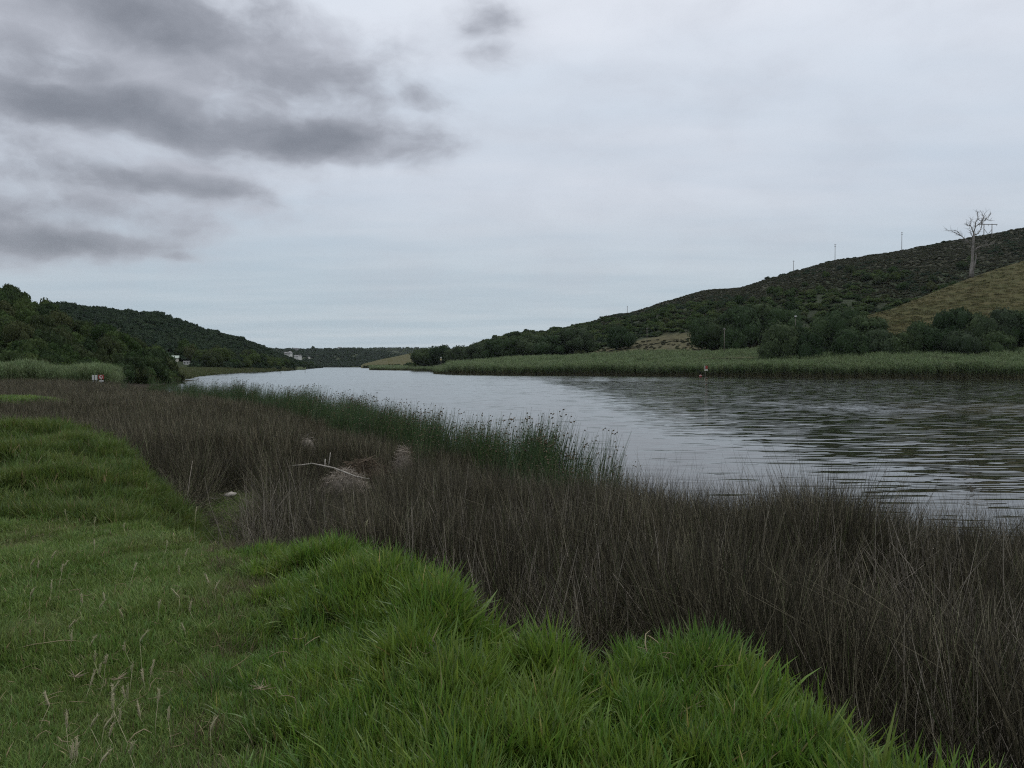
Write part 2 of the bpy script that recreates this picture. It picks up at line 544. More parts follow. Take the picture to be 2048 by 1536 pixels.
def water_mat(n):
    g = n.new("ShaderNodeNewGeometry").outputs["Position"]
    X, Y, Z = n.sep(g)
    wob = n.math("MULTIPLY", n.math("SUBTRACT", n.noise(n.mapping(g, 0, (0.06, 0.02, 1)), 1.0, 4, 0.6), 0.5), 14.0)
    # the breeze ruffles the river left of a sheltered lane along the high bank
    breeze = n.ramp(n.math("ADD", X, wob), 3.0, 14.0, 1.0, 0.0)
    ys = n.math("ADD", Y, n.math("MULTIPLY", wob, 0.4))
    st1 = n.math("MULTIPLY", n.ramp(ys, 47, 56), n.ramp(ys, 62, 74, 1.0, 0.0))
    st1 = n.math("MULTIPLY", st1, n.ramp(X, 12, 26, 0.0, 1.0))
    st2 = n.math("MULTIPLY", n.ramp(Y, 150, 165), n.ramp(X, 30, 70, 0.8, 0.0))
    ruff = n.math("MAXIMUM", breeze, n.math("MAXIMUM", st1, st2))
    cats = n.ramp(n.noise(n.mapping(g, 0.1, (0.05, 0.012, 1)), 1.0, 5, 0.65), 0.35, 0.7, 0.75, 1.0)
    ruff = n.math("MULTIPLY", ruff, cats)
    calm = n.math("SUBTRACT", 1.0, ruff)

    def slope(rot, sc, detail=2.0, seed=0.0):
        m = n.mapping(n.vmath("ADD", g, (seed, seed * 1.7, 0)), rot, sc)
        return n.math("SUBTRACT", n.noise(m, 1.0, detail, 0.5), 0.5)
    a1 = slope(0.40, (0.50, 3.6, 1), 1.2, 3)
    a2 = slope(0.34, (0.20, 0.95, 1), 1.5, 17)
    a3 = slope(0.30, (1.2, 4.2, 1), 1.5, 29)
    a4 = slope(-0.5, (0.5, 1.4, 1), 2.0, 41)
    f1 = slope(0.3, (3.0, 6.5, 1), 2.0, 53)
    f2 = slope(-0.2, (4.0, 4.0, 1), 2.0, 67)
    gust = n.ramp(n.noise(n.mapping(g, 0.2, (0.05, 0.09, 1)), 1.0, 3, 0.5), 0.3, 0.7, 0.6, 1.25)
    s_l = n.math("ADD", n.math("MULTIPLY", n.math("MULTIPLY", a1, n.math("ABSOLUTE", a1)), 3.9), n.math("MULTIPLY", a2, 0.14))
    s_l = n.math("ADD", s_l, n.math("MULTIPLY", a3, 0.11))
    s_l = n.math("MULTIPLY", s_l, gust)
    s_l = n.math("MULTIPLY", s_l, n.ramp(ruff, 0, 1, 1.0, 0.30))
    s_f = n.math("MULTIPLY", f1, n.ramp(ruff, 0, 1, 0.015, 0.085))
    sy_ = n.math("ADD", n.math("ADD", s_l, s_f), n.math("MULTIPLY", ruff, -0.050))      # added normal tilt toward the camera, so ruffled water mirrors paler sky
    sx_ = n.math("ADD", n.math("MULTIPLY", a4, 0.08), n.math("MULTIPLY", f2, n.ramp(ruff, 0, 1, 0.015, 0.06)))
    nrm = n.vmath("NORMALIZE", n.xyz(sx_, sy_, 1.0))
    p = principled(n, (0.022, 0.022, 0.016), n.ramp(ruff, 0, 1, 0.015, 0.07), 0.5, nrm)
    p.inputs["IOR"].default_value = 1.33
    return p.outputs[0]


M["water"] = material("river_water", water_mat)

# ------------------------------------------------------------------ near bank: plan of edges
# top edge of the grassy bank (right to left), metres
GRASS_EDGE = [(9.0, 1.0), (2.05, 2.5), (1.62, 3.3), (1.68, 4.0), (1.48, 4.65), (1.15, 5.15), (0.75, 5.5), (0.42, 5.2), (0.14, 4.75), (-0.1, 5.5), (-0.3, 6.0), (-0.98, 7.2),
              (-1.6, 7.75), (-2.1, 8.1), (-2.75, 8.3), (-3.3, 9.0), (-3.9, 9.6), (-4.9, 11.8), (-6.4, 14.3), (-7.5, 16.4), (-9.3, 17.6), (-10.9, 18.0),
              (-14, 17.2), (-20, 15), (-32, 12)]
GRASS_CLOSE = [(-60, 0), (-60, -60), (60, -60), (60, -3)]
SHORE = [(60, -4), (20, 6.0), (9.0, 10.0), (7.0, 11.0), (6.0, 12.2), (5.2, 13.3), (3.6, 12.9), (2.3, 13.9), (1.7, 14.6), (1.1, 18.0), (-0.1, 21.2), (-2.1, 23.4),
         (-5, 31), (-9, 40), (-17.5, 56), (-28.5, 71), (-44, 100), (-58, 140), (-62, 165), (-66, 200)]
SHORE_CLOSE = [(-400, 200), (-400, -100), (60, -100)]
LAWN_EDGE = [(-1.15, 0.0), (-1.25, 3.4), (-1.7, 5.0), (-2.3, 7.0), (-3.0, 8.6), (-3.5, 9.6), (-4.4, 9.9), (-7, 10.3), (-12, 10.6), (-30, 10)]
LAWN_CLOSE = [(-60, 0), (-60, -60), (-1.15, -60)]
CLEARING = [(-4.3, 11.6), (-5.0, 14.2), (-6.3, 16.9), (-5.1, 17.2), (-4.2, 14.0), (-3.8, 12.0)]
PATCH_C, PATCH_R = np.array([-27.5, 44.0]), np.array([4.6, 3.4])


def tussock(x, y):
    f = fbm(x * 1.15 + 2, y * 1.15 + 5, 24, 3)
    return sstep(0.01, 0.125, np.abs(f - 0.5)) * (0.55 + 0.45 * sstep(0.28, 0.42, f))


def hump_g(x, y):
    f = fbm(x * 0.75 + 4, y * 0.75 + 9, 79, 3)
    return sstep(0.0, 0.10, np.abs(f - 0.5))


def ground_z(x, y):
    x = np.asarray(x, float); y = np.asarray(y, float)
    P = np.stack([x.ravel(), y.ravel()], 1)
    ds = signed(P, SHORE, SHORE_CLOSE)
    dg = signed(P, GRASS_EDGE, GRASS_CLOSE)
    dl = signed(P, LAWN_EDGE, LAWN_CLOSE)
    x, y = P[:, 0], P[:, 1]
    rr = np.hypot(x, y)
    low = np.where(ds > 0, 0.03 + 0.30 * sstep(0, 4.0, ds), np.maximum(-1.2, 0.03 + ds * 0.25))
    low = low + np.where(ds > 0, (fbm(x * 0.7, y * 0.7, 5) - 0.5) * 0.16, 0)
    low = low + sstep(14, 45, -x) * sstep(35, 75, y) * 0.35 * sstep(0, 10, ds)
    jag = (fbm(x * 1.1, y * 1.1, 9) - 0.5) * 0.9
    bank = sstep(-0.55, 0.55, dg + jag * sstep(30, 3, rr) * 0.7 * (1 + 0.9 * sstep(8, 11, rr)))
    hum = (fbm(x * 1.05 + 7, y * 1.05, 21, 3) - 0.45)
    long_ = sstep(-0.2, 1.2, -dl)
    top = 1.28 + 0.05 * (fbm(x * 0.5, y * 0.5, 31) - 0.5) + 0.07 * (fbm(x * 1.8, y * 1.8, 33, 2) - 0.5)
    fine_h = fbm(x * 2.6 + 3, y * 2.6, 22, 2) - 0.5
    tus = tussock(x, y)          # rounded tussocks with gullies between
    top = top + long_ * fine_h * 0.10 + long_ * (tus - 0.6) * 0.30 * sstep(-0.1, 0.3, dg) + long_ * hum * 0.34 * sstep(3.0, 4.4, rr) + long_ * 0.02
    mz = sstep(9.4, 11.6, y + (x + 4) * -0.02) * sstep(-3.2, -4.2, x)      # the humped strip on the left
    top = top + mz * (0.05 + 0.34 * (fbm(x * 0.62, y * 0.62, 77, 3) - 0.40) + 0.30 * (hump_g(x, y) - 0.6))
    z = low + (top - low) * bank
    e = ((x - PATCH_C[0]) / PATCH_R[0]) ** 2 + ((y - PATCH_C[1]) / PATCH_R[1]) ** 2
    z = z + 0.85 * sstep(1.6, 0.2, e)
    return z, ds, dg, dl


def gz(x, y):
    return float(ground_z(np.array([x]), np.array([y]))[0][0])


def build_ground():
    az = np.concatenate([np.radians(np.arange(-180, -62, 6)), np.radians(np.arange(-62, 50, 0.32)), np.radians(np.arange(50, 181, 6))])
    rad = np.concatenate([[0.3, 1.0, 1.8], 2.4 * (175 / 2.4) ** (np.linspace(0, 1, 250))])
    A, D = np.meshgrid(az, rad)
    x = (np.sin(A) * D).ravel(); y = (np.cos(A) * D).ravel()
    z, ds, dg, dl = ground_z(x, y)
    na, nr = len(az), len(rad)
    i = np.arange(nr - 1)[:, None] * na; j = np.arange(na - 1)[None]
    F = np.stack([i + j, i + j + 1, i + na + j + 1, i + na + j], -1).reshape(-1, 4)
    V = np.stack([x, y, z], 1)
    g = sstep(-0.5, 0.3, dg)[:, None]
    c_r = np.array([0.030, 0.024, 0.017]); c_g = np.array([0.055, 0.065, 0.024]); c_l = np.array([0.070, 0.078, 0.030])
    lw = sstep(-0.3, 0.8, dl)[:, None]
    col = c_r * (1 - g) + (c_g * (1 - lw) + c_l * lw) * g
    inC = inside(V[:, :2], CLEARING)
    col[inC] = (0.10, 0.115, 0.04)
    o = link("ground", mesh_data("ground", V, F[:, ::-1], M["soil"], col, True))
    tag(o, kind="structure")


build_ground()

# water: one sheet to beyond the far end of the river
Vw = np.array([(-1500, -60, 0), (1500, -60, 0), (1500, 3600, 0), (-1500, 3600, 0)], float)
tag(link("water", mesh_data("water", Vw, np.array([[0, 1, 2, 3]]), M["water"])), kind="structure")


# ------------------------------------------------------------------ hills
class Hill:
    """slope between a foot line and a ridge line given along a run of bearings"""
    def __init__(s, name, px, ridge_y, Dr, Df, zf, veg, mat, col, rough=1.0, seed=0, front=0.06, step=6, p=0.8, tmax=1.9):
        s.px = np.asarray(px, float); s.ry = ridge_y; s.Dr = Dr; s.Df = Df; s.zf = zf; s.veg = veg; s.rough = rough; s.seed = seed; s.p = p
        cols = np.arange(px[0], px[-1] + 1, step)
        t = np.concatenate([[-front * 2, -front], np.linspace(0, 1, 46), np.linspace(1.04, tmax, 12)])
        PX, T = np.meshgrid(cols, t)
        V = s.pos(PX.ravel(), T.ravel())
        n = len(cols)
        i = np.arange(len(t) - 1)[:, None] * n; j = np.arange(n - 1)[None]
        F = np.stack([i + j, i + j + 1, i + n + j + 1, i + n + j], -1).reshape(-1, 4)
        c = col(V, T.ravel(), PX.ravel()) if callable(col) else np.tile(col, (len(V), 1))
        s.o = tag(link(name, mesh_data(name, V, F, mat, c, True)), kind="structure")

    def pos(s, px, t):
        px = np.asarray(px, float); t = np.asarray(t, float)
        f = lambda a: np.interp(px, s.px, a) if np.ndim(a) else np.full(px.shape, float(a))
        ry, Dr, Df, zf, veg = f(s.ry), f(s.Dr), f(s.Df), f(s.zf), f(s.veg)
        a, e = slopes(px, ry)
        zr = EYE + e * Dr - veg
        zr = np.maximum(zr, zf + 0.3)
        Y = Df + (Dr - Df) * t
        tc_ = np.clip(t, 0, 1)
        prof = s.p * tc_ + (1 - s.p) * np.sin(tc_ * PI / 2)
        z = zf + (zr - zf) * prof
        z = np.where(t < 0, zf + t * 18.0, z)
        z = np.where(t > 1, zr - (zr - zf) * 0.5 * (t - 1) ** 1.3 - 0.10 * (t - 1) * (Dr - Df), z)
        X = a * Y
        nz = (fbm(X / 45, Y / 45, s.seed, 4) - 0.5) * s.rough * 5 * np.sin(np.clip(t, 0, 1) * PI) ** 0.8
        nz = nz + (fbm(X / 12, Y / 12, s.seed + 5, 3) - 0.5) * s.rough * 1.0 * np.clip(t * 4, 0, 1)
        return np.stack([X, Y, z + nz], -1)


GREEN = np.array([0.038, 0.050, 0.024])

# far ridges at the end of the river
C2 = Hill("distant_hill", [620, 700, 780, 900, 1000], [697, 696, 695.5, 695.5, 696], 3000, 2500, 10, 3, M["hill"], GREEN, 1, 90, step=10)
C1 = Hill("far_hill", [430, 540, 600, 692, 725, 774, 800, 860, 920], [693, 694, 695, 693.5, 696, 702, 708, 716, 722], 1750, 1380, 0.4, 5, M["hill"], GREEN, 1.2, 60)
C3 = Hill("dry_hillside", [722, 727, 754, 793, 825, 842, 900, 960], [730, 727, 720, 712, 705, 702, 697, 695], [960, 960, 1000, 1050, 1080, 1090, 1110, 1120],
          [930, 930, 900, 880, 860, 850, 840, 840], 0.8, 0.4, M["golden"], GREEN, 0.6, 33, step=4)
# the wooded hill across the river
def r1_col(V, t, px):
    c = np.tile(np.array([0.030, 0.040, 0.020]), (len(V), 1))
    up_ = sstep(0.35, 0.8, t + (fbm(V[:, 0] / 60, V[:, 1] / 60, 3) - 0.5) * 0.8) * sstep(1150, 1400, px)
    c = c + (np.array([0.040, 0.041, 0.026]) - c) * up_[:, None]
    d = dry_mask(V[:, 0], V[:, 1], px, t)
    return c + (np.array([0.090, 0.084, 0.043]) - c) * d[:, None]


def dry_mask(X, Y, px, t):
    n_ = (fbm(X / 14, Y / 14, 8) - 0.5) * 0.10
    hi = np.interp(px, [1120, 1180, 1260, 1330, 1420, 1500, 1545, 1590], [-0.1, 0.07, 0.17, 0.23, 0.20, 0.13, 0.07, -0.1])
    return sstep(0.03, -0.03, t + n_ - hi)


R1px = [815, 836, 852, 868, 909, 952, 988, 1026, 1078, 1131, 1193, 1207, 1260, 1319, 1363, 1407, 1441, 1485, 1527, 1590, 1659, 1716, 1805, 1859, 1922, 2001, 2048, 2300, 2800, 3600]
R1y = [722, 709, 699, 695, 690, 674, 662, 654, 651, 642, 630, 622, 616, 598, 586, 575, 572, 568, 555, 538, 519, 509, 496, 485, 474, 460, 452, 412, 400, 420]
R1D = np.interp(R1px, [815, 868, 1026, 1207, 1441, 1659, 2048, 3600], [610, 660, 690, 650, 600, 590, 600, 600])
R1F = np.interp(R1px, [815, 900, 1026, 1200, 1400, 1600, 1700, 2048, 3600], [570, 480, 400, 330, 285, 270, 285, 290, 280])
R1z = np.interp(R1px, [815, 900, 1026, 1400, 2048, 3600], [2.0, 4.3, 6.0, 7.2, 8.0, 8.0])
R1v = np.interp(R1px, [815, 1026, 1207, 1400, 1700, 3600], [6.0, 6.0, 4.5, 2.5, 1.6, 1.6])
R1 = Hill("hill", R1px, R1y, R1D, R1F, R1z, R1v, M["hill"], r1_col, 1.6, 12, step=5, p=0.85)
# the grazed spur in front of it
R2px = [1690, 1739, 1780, 1875, 1938, 1985, 2048, 2300, 2800, 3600]
R2 = Hill("grassy_hill", R2px, [652, 628, 618, 580, 555, 539, 520, 470, 440, 440], np.interp(R2px, [1690, 1739, 1875, 2048], [250, 262, 280, 290]),
          np.interp(R2px, [1690, 2048], [238, 226]), 6.8, 0.3, M["golden"], GREEN, 0.5, 44, step=4, p=0.75, tmax=1.7)
# low bank that carries the reeds
RBpx = [868, 880, 1000, 1200, 1400, 1700, 2048, 2400, 2800, 3600]
RBF = np.array([310, 295, 264, 250, 228, 209, 193, 182, 172, 160.0])
RBD = np.interp(RBpx, R1px, R1F) + 12
RBD[6:] = np.array([252, 250, 245, 245])
RBD[5] = 262


class Bank(Hill):
    def pos(s, px, t):
        px = np.asarray(px, float); t = np.asarray(t, float)
        F_ = np.interp(px, RBpx, RBF); B_ = np.interp(px, RBpx, RBD)
        zb = np.interp(px, [868, 900, 1026, 1400, 2048, 3600], [2.0, 4.0, 6.2, 7.8, 8.8, 8.8])
        F_ = F_ + (fbm(px / 38.0, px * 0 + 3, 4, 3) - 0.5) * 5.0
        Y = F_ + (B_ - F_) * t
        a, _ = slopes(px, 731)
        z = np.where(t < 0, t * 12, 0.05 + zb * np.clip(t, 0, 1) ** 0.9)
        z = np.where(t > 1, z - (t - 1) * 6, z)
        X = a * Y
        return np.stack([X, Y, z + (fbm(X / 8, Y / 8, 2) - 0.5) * 0.4 * np.clip(t * 6, 0, 1)], -1)


def rb_col(V, t, px):
    c = np.tile(np.array([0.055, 0.055, 0.030]), (len(V), 1))
    m = sstep(0.5, 0.6, t) * sstep(1150, 1220, px) * sstep(1560, 1530, px)
    return c + (np.array([0.125, 0.104, 0.058]) - c) * m[:, None]


RB = Bank("reed_bank", RBpx, None, None, None, None, None, M["hill"], rb_col, step=5, tmax=1.15)
# marshy point farther up on the right
MPpx = [738, 745, 800, 870, 930]


class Point(Hill):
    def pos(s, px, t):
        px = np.asarray(px, float); t = np.asarray(t, float)
        F_ = np.interp(px, MPpx, [560, 552, 510, 462, 430]); B_ = np.interp(px, MPpx, [575, 640, 720, 640, 600])
        Y = F_ + (B_ - F_) * t
        a, _ = slopes(px, 735)
        z = np.where(t < 0, t * 10, 0.05 + 0.9 * np.clip(t * 3, 0, 1)) - np.clip(t - 1, 0, 1) * 6
        return np.stack([a * Y, Y, z], -1)


MP = Point("marsh_point", MPpx, None, None, None, None, None, M["hill"], np.array([0.065, 0.075, 0.035]), step=4, tmax=1.15)

# left side: the second hill, then the near one
def l2_col(V, t, px):
    c = np.tile(GREEN, (len(V), 1))
    return c


L2px = [-1400, -400, -60, 60, 103, 137, 166, 210, 259, 320, 361, 415, 464, 500, 525, 538, 573, 603, 632, 646]
L2y = [560, 585, 595, 600, 601, 600, 606, 610, 614, 619, 634, 653, 664, 678, 686, 693, 706, 717, 727, 735]
L2D = np.interp(L2px, [-1400, 60, 320, 415, 500, 538, 573, 603, 632, 646], [470, 480, 520, 560, 640, 720, 830, 930, 1040, 1100])
L2F = np.interp(L2px, [-1400, 300, 350, 380, 440, 540, 600, 640, 646], [330, 330, 332, 335, 345, 440, 594, 1000, 1090])
MDpx = [318, 335, 358, 380, 440, 540, 600, 612]


class Meadow(Hill):
    def pos(s, px, t):
        px = np.asarray(px, float); t = np.asarray(t, float)
        F_ = np.interp(px, MDpx, [150, 152, 166, 209, 296, 420, 590, 640]) + (fbm(px / 9.0, px * 0, 6, 3) - 0.5) * 8
        B_ = np.interp(px, MDpx, [350, 350, 352, 355, 365, 462, 606, 660])
        Y = F_ + (B_ - F_) * t
        a, _ = slopes(px, 735)
        X = a * Y
        z = np.where(t < 0, t * 10, 0.05 + 2.1 * np.clip(t, 0, 1) ** 0.7)
        return np.stack([X, Y, np.where(t > 1, z - (t - 1) * 6, z) + (fbm(X / 7, Y / 7, 2) - .5) * .3 * np.clip(t * 6, 0, 1)], -1)


MD = Meadow("meadow", MDpx, None, None, None, None, None, M["hill"], np.array([0.060, 0.078, 0.035]), step=3, tmax=1.1)
L2 = Hill("wooded_hill", L2px, L2y, L2D, L2F, np.interp(L2px, [330, 440, 640], [1.9, 1.6, 0.25]), np.interp(L2px, [-1400, 500, 600, 646], [4, 4, 5, 5]), M["hill"], l2_col, 1.0, 70, step=5, p=0.7, front=0.02)
L1px = [-1600, -900, -400, 0, 25, 54, 80, 117, 156, 220, 269, 312, 342, 360]
L1y = [450, 480, 515, 563, 569, 586, 599, 620, 638, 657, 679, 692, 724, 758]
L1 = Hill("near_hill", L1px, L1y, np.interp(L1px, [-1600, -400, 0, 117, 220, 312, 360], [250, 250, 230, 210, 188, 165, 152]),
          np.interp(L1px, [-1600, 0, 100, 250, 312, 342, 360], [100, 106, 110, 116, 134, 146, 150]), 0.35, 2.6, M["hill"], GREEN, 1.0, 50, step=5, p=0.7, front=0.03)


# ------------------------------------------------------------------ scattering
STORE = {}


def source_collection(name, meshes):
    c = bpy.data.collections.new(name)
    for k, me in enumerate(meshes):
        o = bpy.data.objects.new("%s_%02d" % (name, k), me)
        c.objects.link(o)
    return c


def scatter(name, coll, P, rot, scl, idx, label=None, cat=None):
    """plants nobody could count: one object, each plant an instance"""
    P = np.asarray(P, np.float32); n = len(P)
    me = bpy.data.meshes.new(name)
    me.vertices.add(n); me.vertices.foreach_set("co", P.ravel())
    a = me.attributes.new("rot", "FLOAT_VECTOR", "POINT"); a.data.foreach_set("vector", np.asarray(rot, np.float32).ravel())
    a = me.attributes.new("scl", "FLOAT_VECTOR", "POINT"); a.data.foreach_set("vector", np.asarray(scl, np.float32).ravel())
    a = me.attributes.new("pick", "INT", "POINT"); a.data.foreach_set("value", np.asarray(idx, np.int32))
    o = link(name, me)
    g = bpy.data.node_groups.new(name + "_planting", "GeometryNodeTree")
    g.interface.new_socket("Geometry", in_out="INPUT", socket_type="NodeSocketGeometry")
    g.interface.new_socket("Geometry", in_out="OUTPUT", socket_type="NodeSocketGeometry")
    gi = g.nodes.new("NodeGroupInput"); go = g.nodes.new("NodeGroupOutput")
    iop = g.nodes.new("GeometryNodeInstanceOnPoints")
    ci = g.nodes.new("GeometryNodeCollectionInfo")
    ci.inputs["Collection"].default_value = coll
    ci.inputs["Separate Children"].default_value = True
    ci.inputs["Reset Children"].default_value = True

    def named(nm, t):
        k = g.nodes.new("GeometryNodeInputNamedAttribute"); k.data_type = t; k.inputs[0].default_value = nm
        return k.outputs[0]
    L = g.links.new
    L(gi.outputs[0], iop.inputs["Points"]); L(ci.outputs[0], iop.inputs["Instance"])
    iop.inputs["Pick Instance"].default_value = True
    L(named("pick", "INT"), iop.inputs["Instance Index"])
    L(named("rot", "FLOAT_VECTOR"), iop.inputs["Rotation"])
    L(named("scl", "FLOAT_VECTOR"), iop.inputs["Scale"])
    L(iop.outputs[0], go.inputs[0])
    o.modifiers.new("planting", "NODES").node_group = g
    return tag(o, label, cat, kind="stuff")


def bundle(stalks, sides=3):
    """many thin tapered stalks -> V, F, colours; stalk = (points, radii, colour or colours)"""
    Vs, Fs, Cs = [], [], []; n = 0
    for P, r, c in stalks:
        V, F = tube(P, r, sides)
        Vs.append(V); Fs.append(F + n); n += len(V)
        c = np.asarray(c, float)
        Cs.append(np.repeat(c, sides, 0) if c.ndim == 2 else np.tile(c, (len(V), 1)))
    return np.vstack(Vs), np.vstack(Fs), np.vstack(Cs)


def blade(base, az, length, width, lean, curl, col, rng, segs=3):
    """flat grass blade: (2*segs+1 verts) tris/quads as quads with a pointed end"""
    d = np.array([math.cos(az), math.sin(az), 0]); s_ = np.array([-d[1], d[0], 0])
    tw = rng.uniform(-0.8, 0.8); s_ = s_ * math.cos(tw) + d * math.sin(tw) * 0.6
    P = []; p = np.array(base, float); th = lean
    for k in range(segs + 1):
        P.append(p.copy())
        p = p + (d * math.sin(th) + np.array([0, 0, 1]) * math.cos(th)) * length / segs
        th += curl / segs
    P = np.array(P)
    wv = width * np.array([0.75, 1.0, 0.72, 0.06])[:segs + 1] if segs == 3 else width * np.linspace(1, 0.06, segs + 1)
    V = np.concatenate([P - s_ * wv[:, None] / 2, P + s_ * wv[:, None] / 2])
    k = np.arange(segs)
    F = np.stack([k, k + segs + 1, k + segs + 2, k + 1], 1)
    return V, F, np.tile(col, (len(V), 1))


def join(parts):
    Vs, Fs, Cs = [], [], []; n = 0
    for V, F, C in parts:
        Vs.append(V); Fs.append(F + n); Cs.append(C); n += len(V)
    return np.vstack(Vs), np.vstack(Fs), np.vstack(Cs)


# --- rush clumps
def rush_clump(rng, n, rad, h, thick, lean=0.10, fan=0.30, wind=0.05, fallen=0.08, pale=0.08, warm=(1, 1, 1)):
    st = []
    for k in range(n):
        a = rng.uniform(0, 2 * PI); r = rad * rng.random() ** 0.7
        b = np.array([r * math.cos(a), r * math.sin(a), -0.05])
        L = h * rng.uniform(0.55, 1.12) * (rng.uniform(1.1, 1.35) if rng.random() < 0.06 else 1)
        fal = rng.random() < fallen
        th = abs(rng.normal(0, lean)) + fan * r / rad if not fal else rng.uniform(0.6, 1.4)
        da = a + rng.normal(0, 0.7) if not fal else rng.uniform(0, 2 * PI)
        d = np.array([math.cos(da), math.sin(da), 0])
        bend = rng.uniform(-0.05, 0.25)
        P = [b]; t = th
        kink = rng.integers(1, 4) if rng.random() < 0.10 else 9
        for s in range(4):
            if s == kink: t += rng.uniform(0.4, 1.3)
            P.append(P[-1] + (d * math.sin(t) + np.array([0, 0, 1]) * math.cos(t) + np.array([wind, 0, 0])) * L / 4)
            t += bend / 4
        w_ = thick * rng.uniform(0.7, 1.35)
        warm = np.asarray(warm, float)
        f = 0.25 + 1.5 * rng.random() ** 1.9
        c = np.array([1.0, 0.98, 0.96]) * f * warm
        if rng.random() < pale: c = np.array([2.7, 2.7, 2.8]) * rng.uniform(0.7, 1.3)
        elif rng.random() < 0.15: c = np.array([0.85, 1.2, 0.70]) * f * 1.1
        st.append((np.array(P), w_ * np.array([1, 0.95, 0.85, 0.65, 0.2]), c))
    return bundle(st)


def mk_rush(count, **kw):
    out = []
    for k in range(count):
        rng = np.random.default_rng(100 + k + int(kw["n"]) * 3)
        V, F, C = rush_clump(rng, **kw)
        out.append(mesh_data("rush_clump", V, F, M["rush"], C))
    return out


rush_near = source_collection("rush_near", mk_rush(4, n=38, rad=0.14, h=1.10, thick=0.0024, fallen=0.08, pale=0.13, fan=0.36) + mk_rush(3, n=34, rad=0.24, h=1.0, thick=0.0025, lean=0.4, fallen=0.45, pale=0.24))
rush_far = source_collection("rush_far", mk_rush(5, n=60, rad=0.26, h=1.0, thick=0.0042, lean=0.12, pale=0.12, warm=(1.12, 1.10, 1.04)))


def sample_area(n, x0, x1, y0, y1, rng):
    return np.stack([rng.uniform(x0, x1, n), rng.uniform(y0, y1, n)], 1)


def sample_polar(n, p0, p1, d0, d1, rng, power=1.0):
    """points spread over bearings px p0..p1; power 1 = even over ground, 0 = even over log distance"""
    px = rng.uniform(p0, p1, n)
    q = rng.random(n)
    if power == 0: Y = d0 * (d1 / d0) ** q
    else: Y = (d0 ** (power * 2) + q * (d1 ** (power * 2) - d0 ** (power * 2))) ** (1 / (power * 2))
    a, _ = slopes(px, 731)
    return np.stack([a * Y, Y], 1)


HEAPS = [((-3.45, 17.0), (0.75, 0.45)), ((-3.2, 18.1), (0.95, 0.6)), ((-2.45, 18.8), (0.35, 0.4)), ((-5.4, 22.0), (0.4, 0.4))]


def sight_scale(P):
    """rushes grow shorter and thinner in front of the drift heaps and the grassy gap"""
    px = P[:, 0] / P[:, 1] * FPX + 1024
    s = np.ones(len(P))
    s = np.where((px > 615) & (px < 770) & (P[:, 1] > 12.5) & (P[:, 1] < 18.5), 0.55, s)
    s = np.where((px > 768) & (px < 835) & (P[:, 1] > 15.5) & (P[:, 1] < 19), 0.72, s)
    s = np.where((px > 365) & (px < 500) & (P[:, 1] > 8.5) & (P[:, 1] < 15.5), 0.38, s)
    s = np.where((px > 590) & (px < 645) & (P[:, 1] > 19) & (P[:, 1] < 22.5), 0.75, s)
    return s


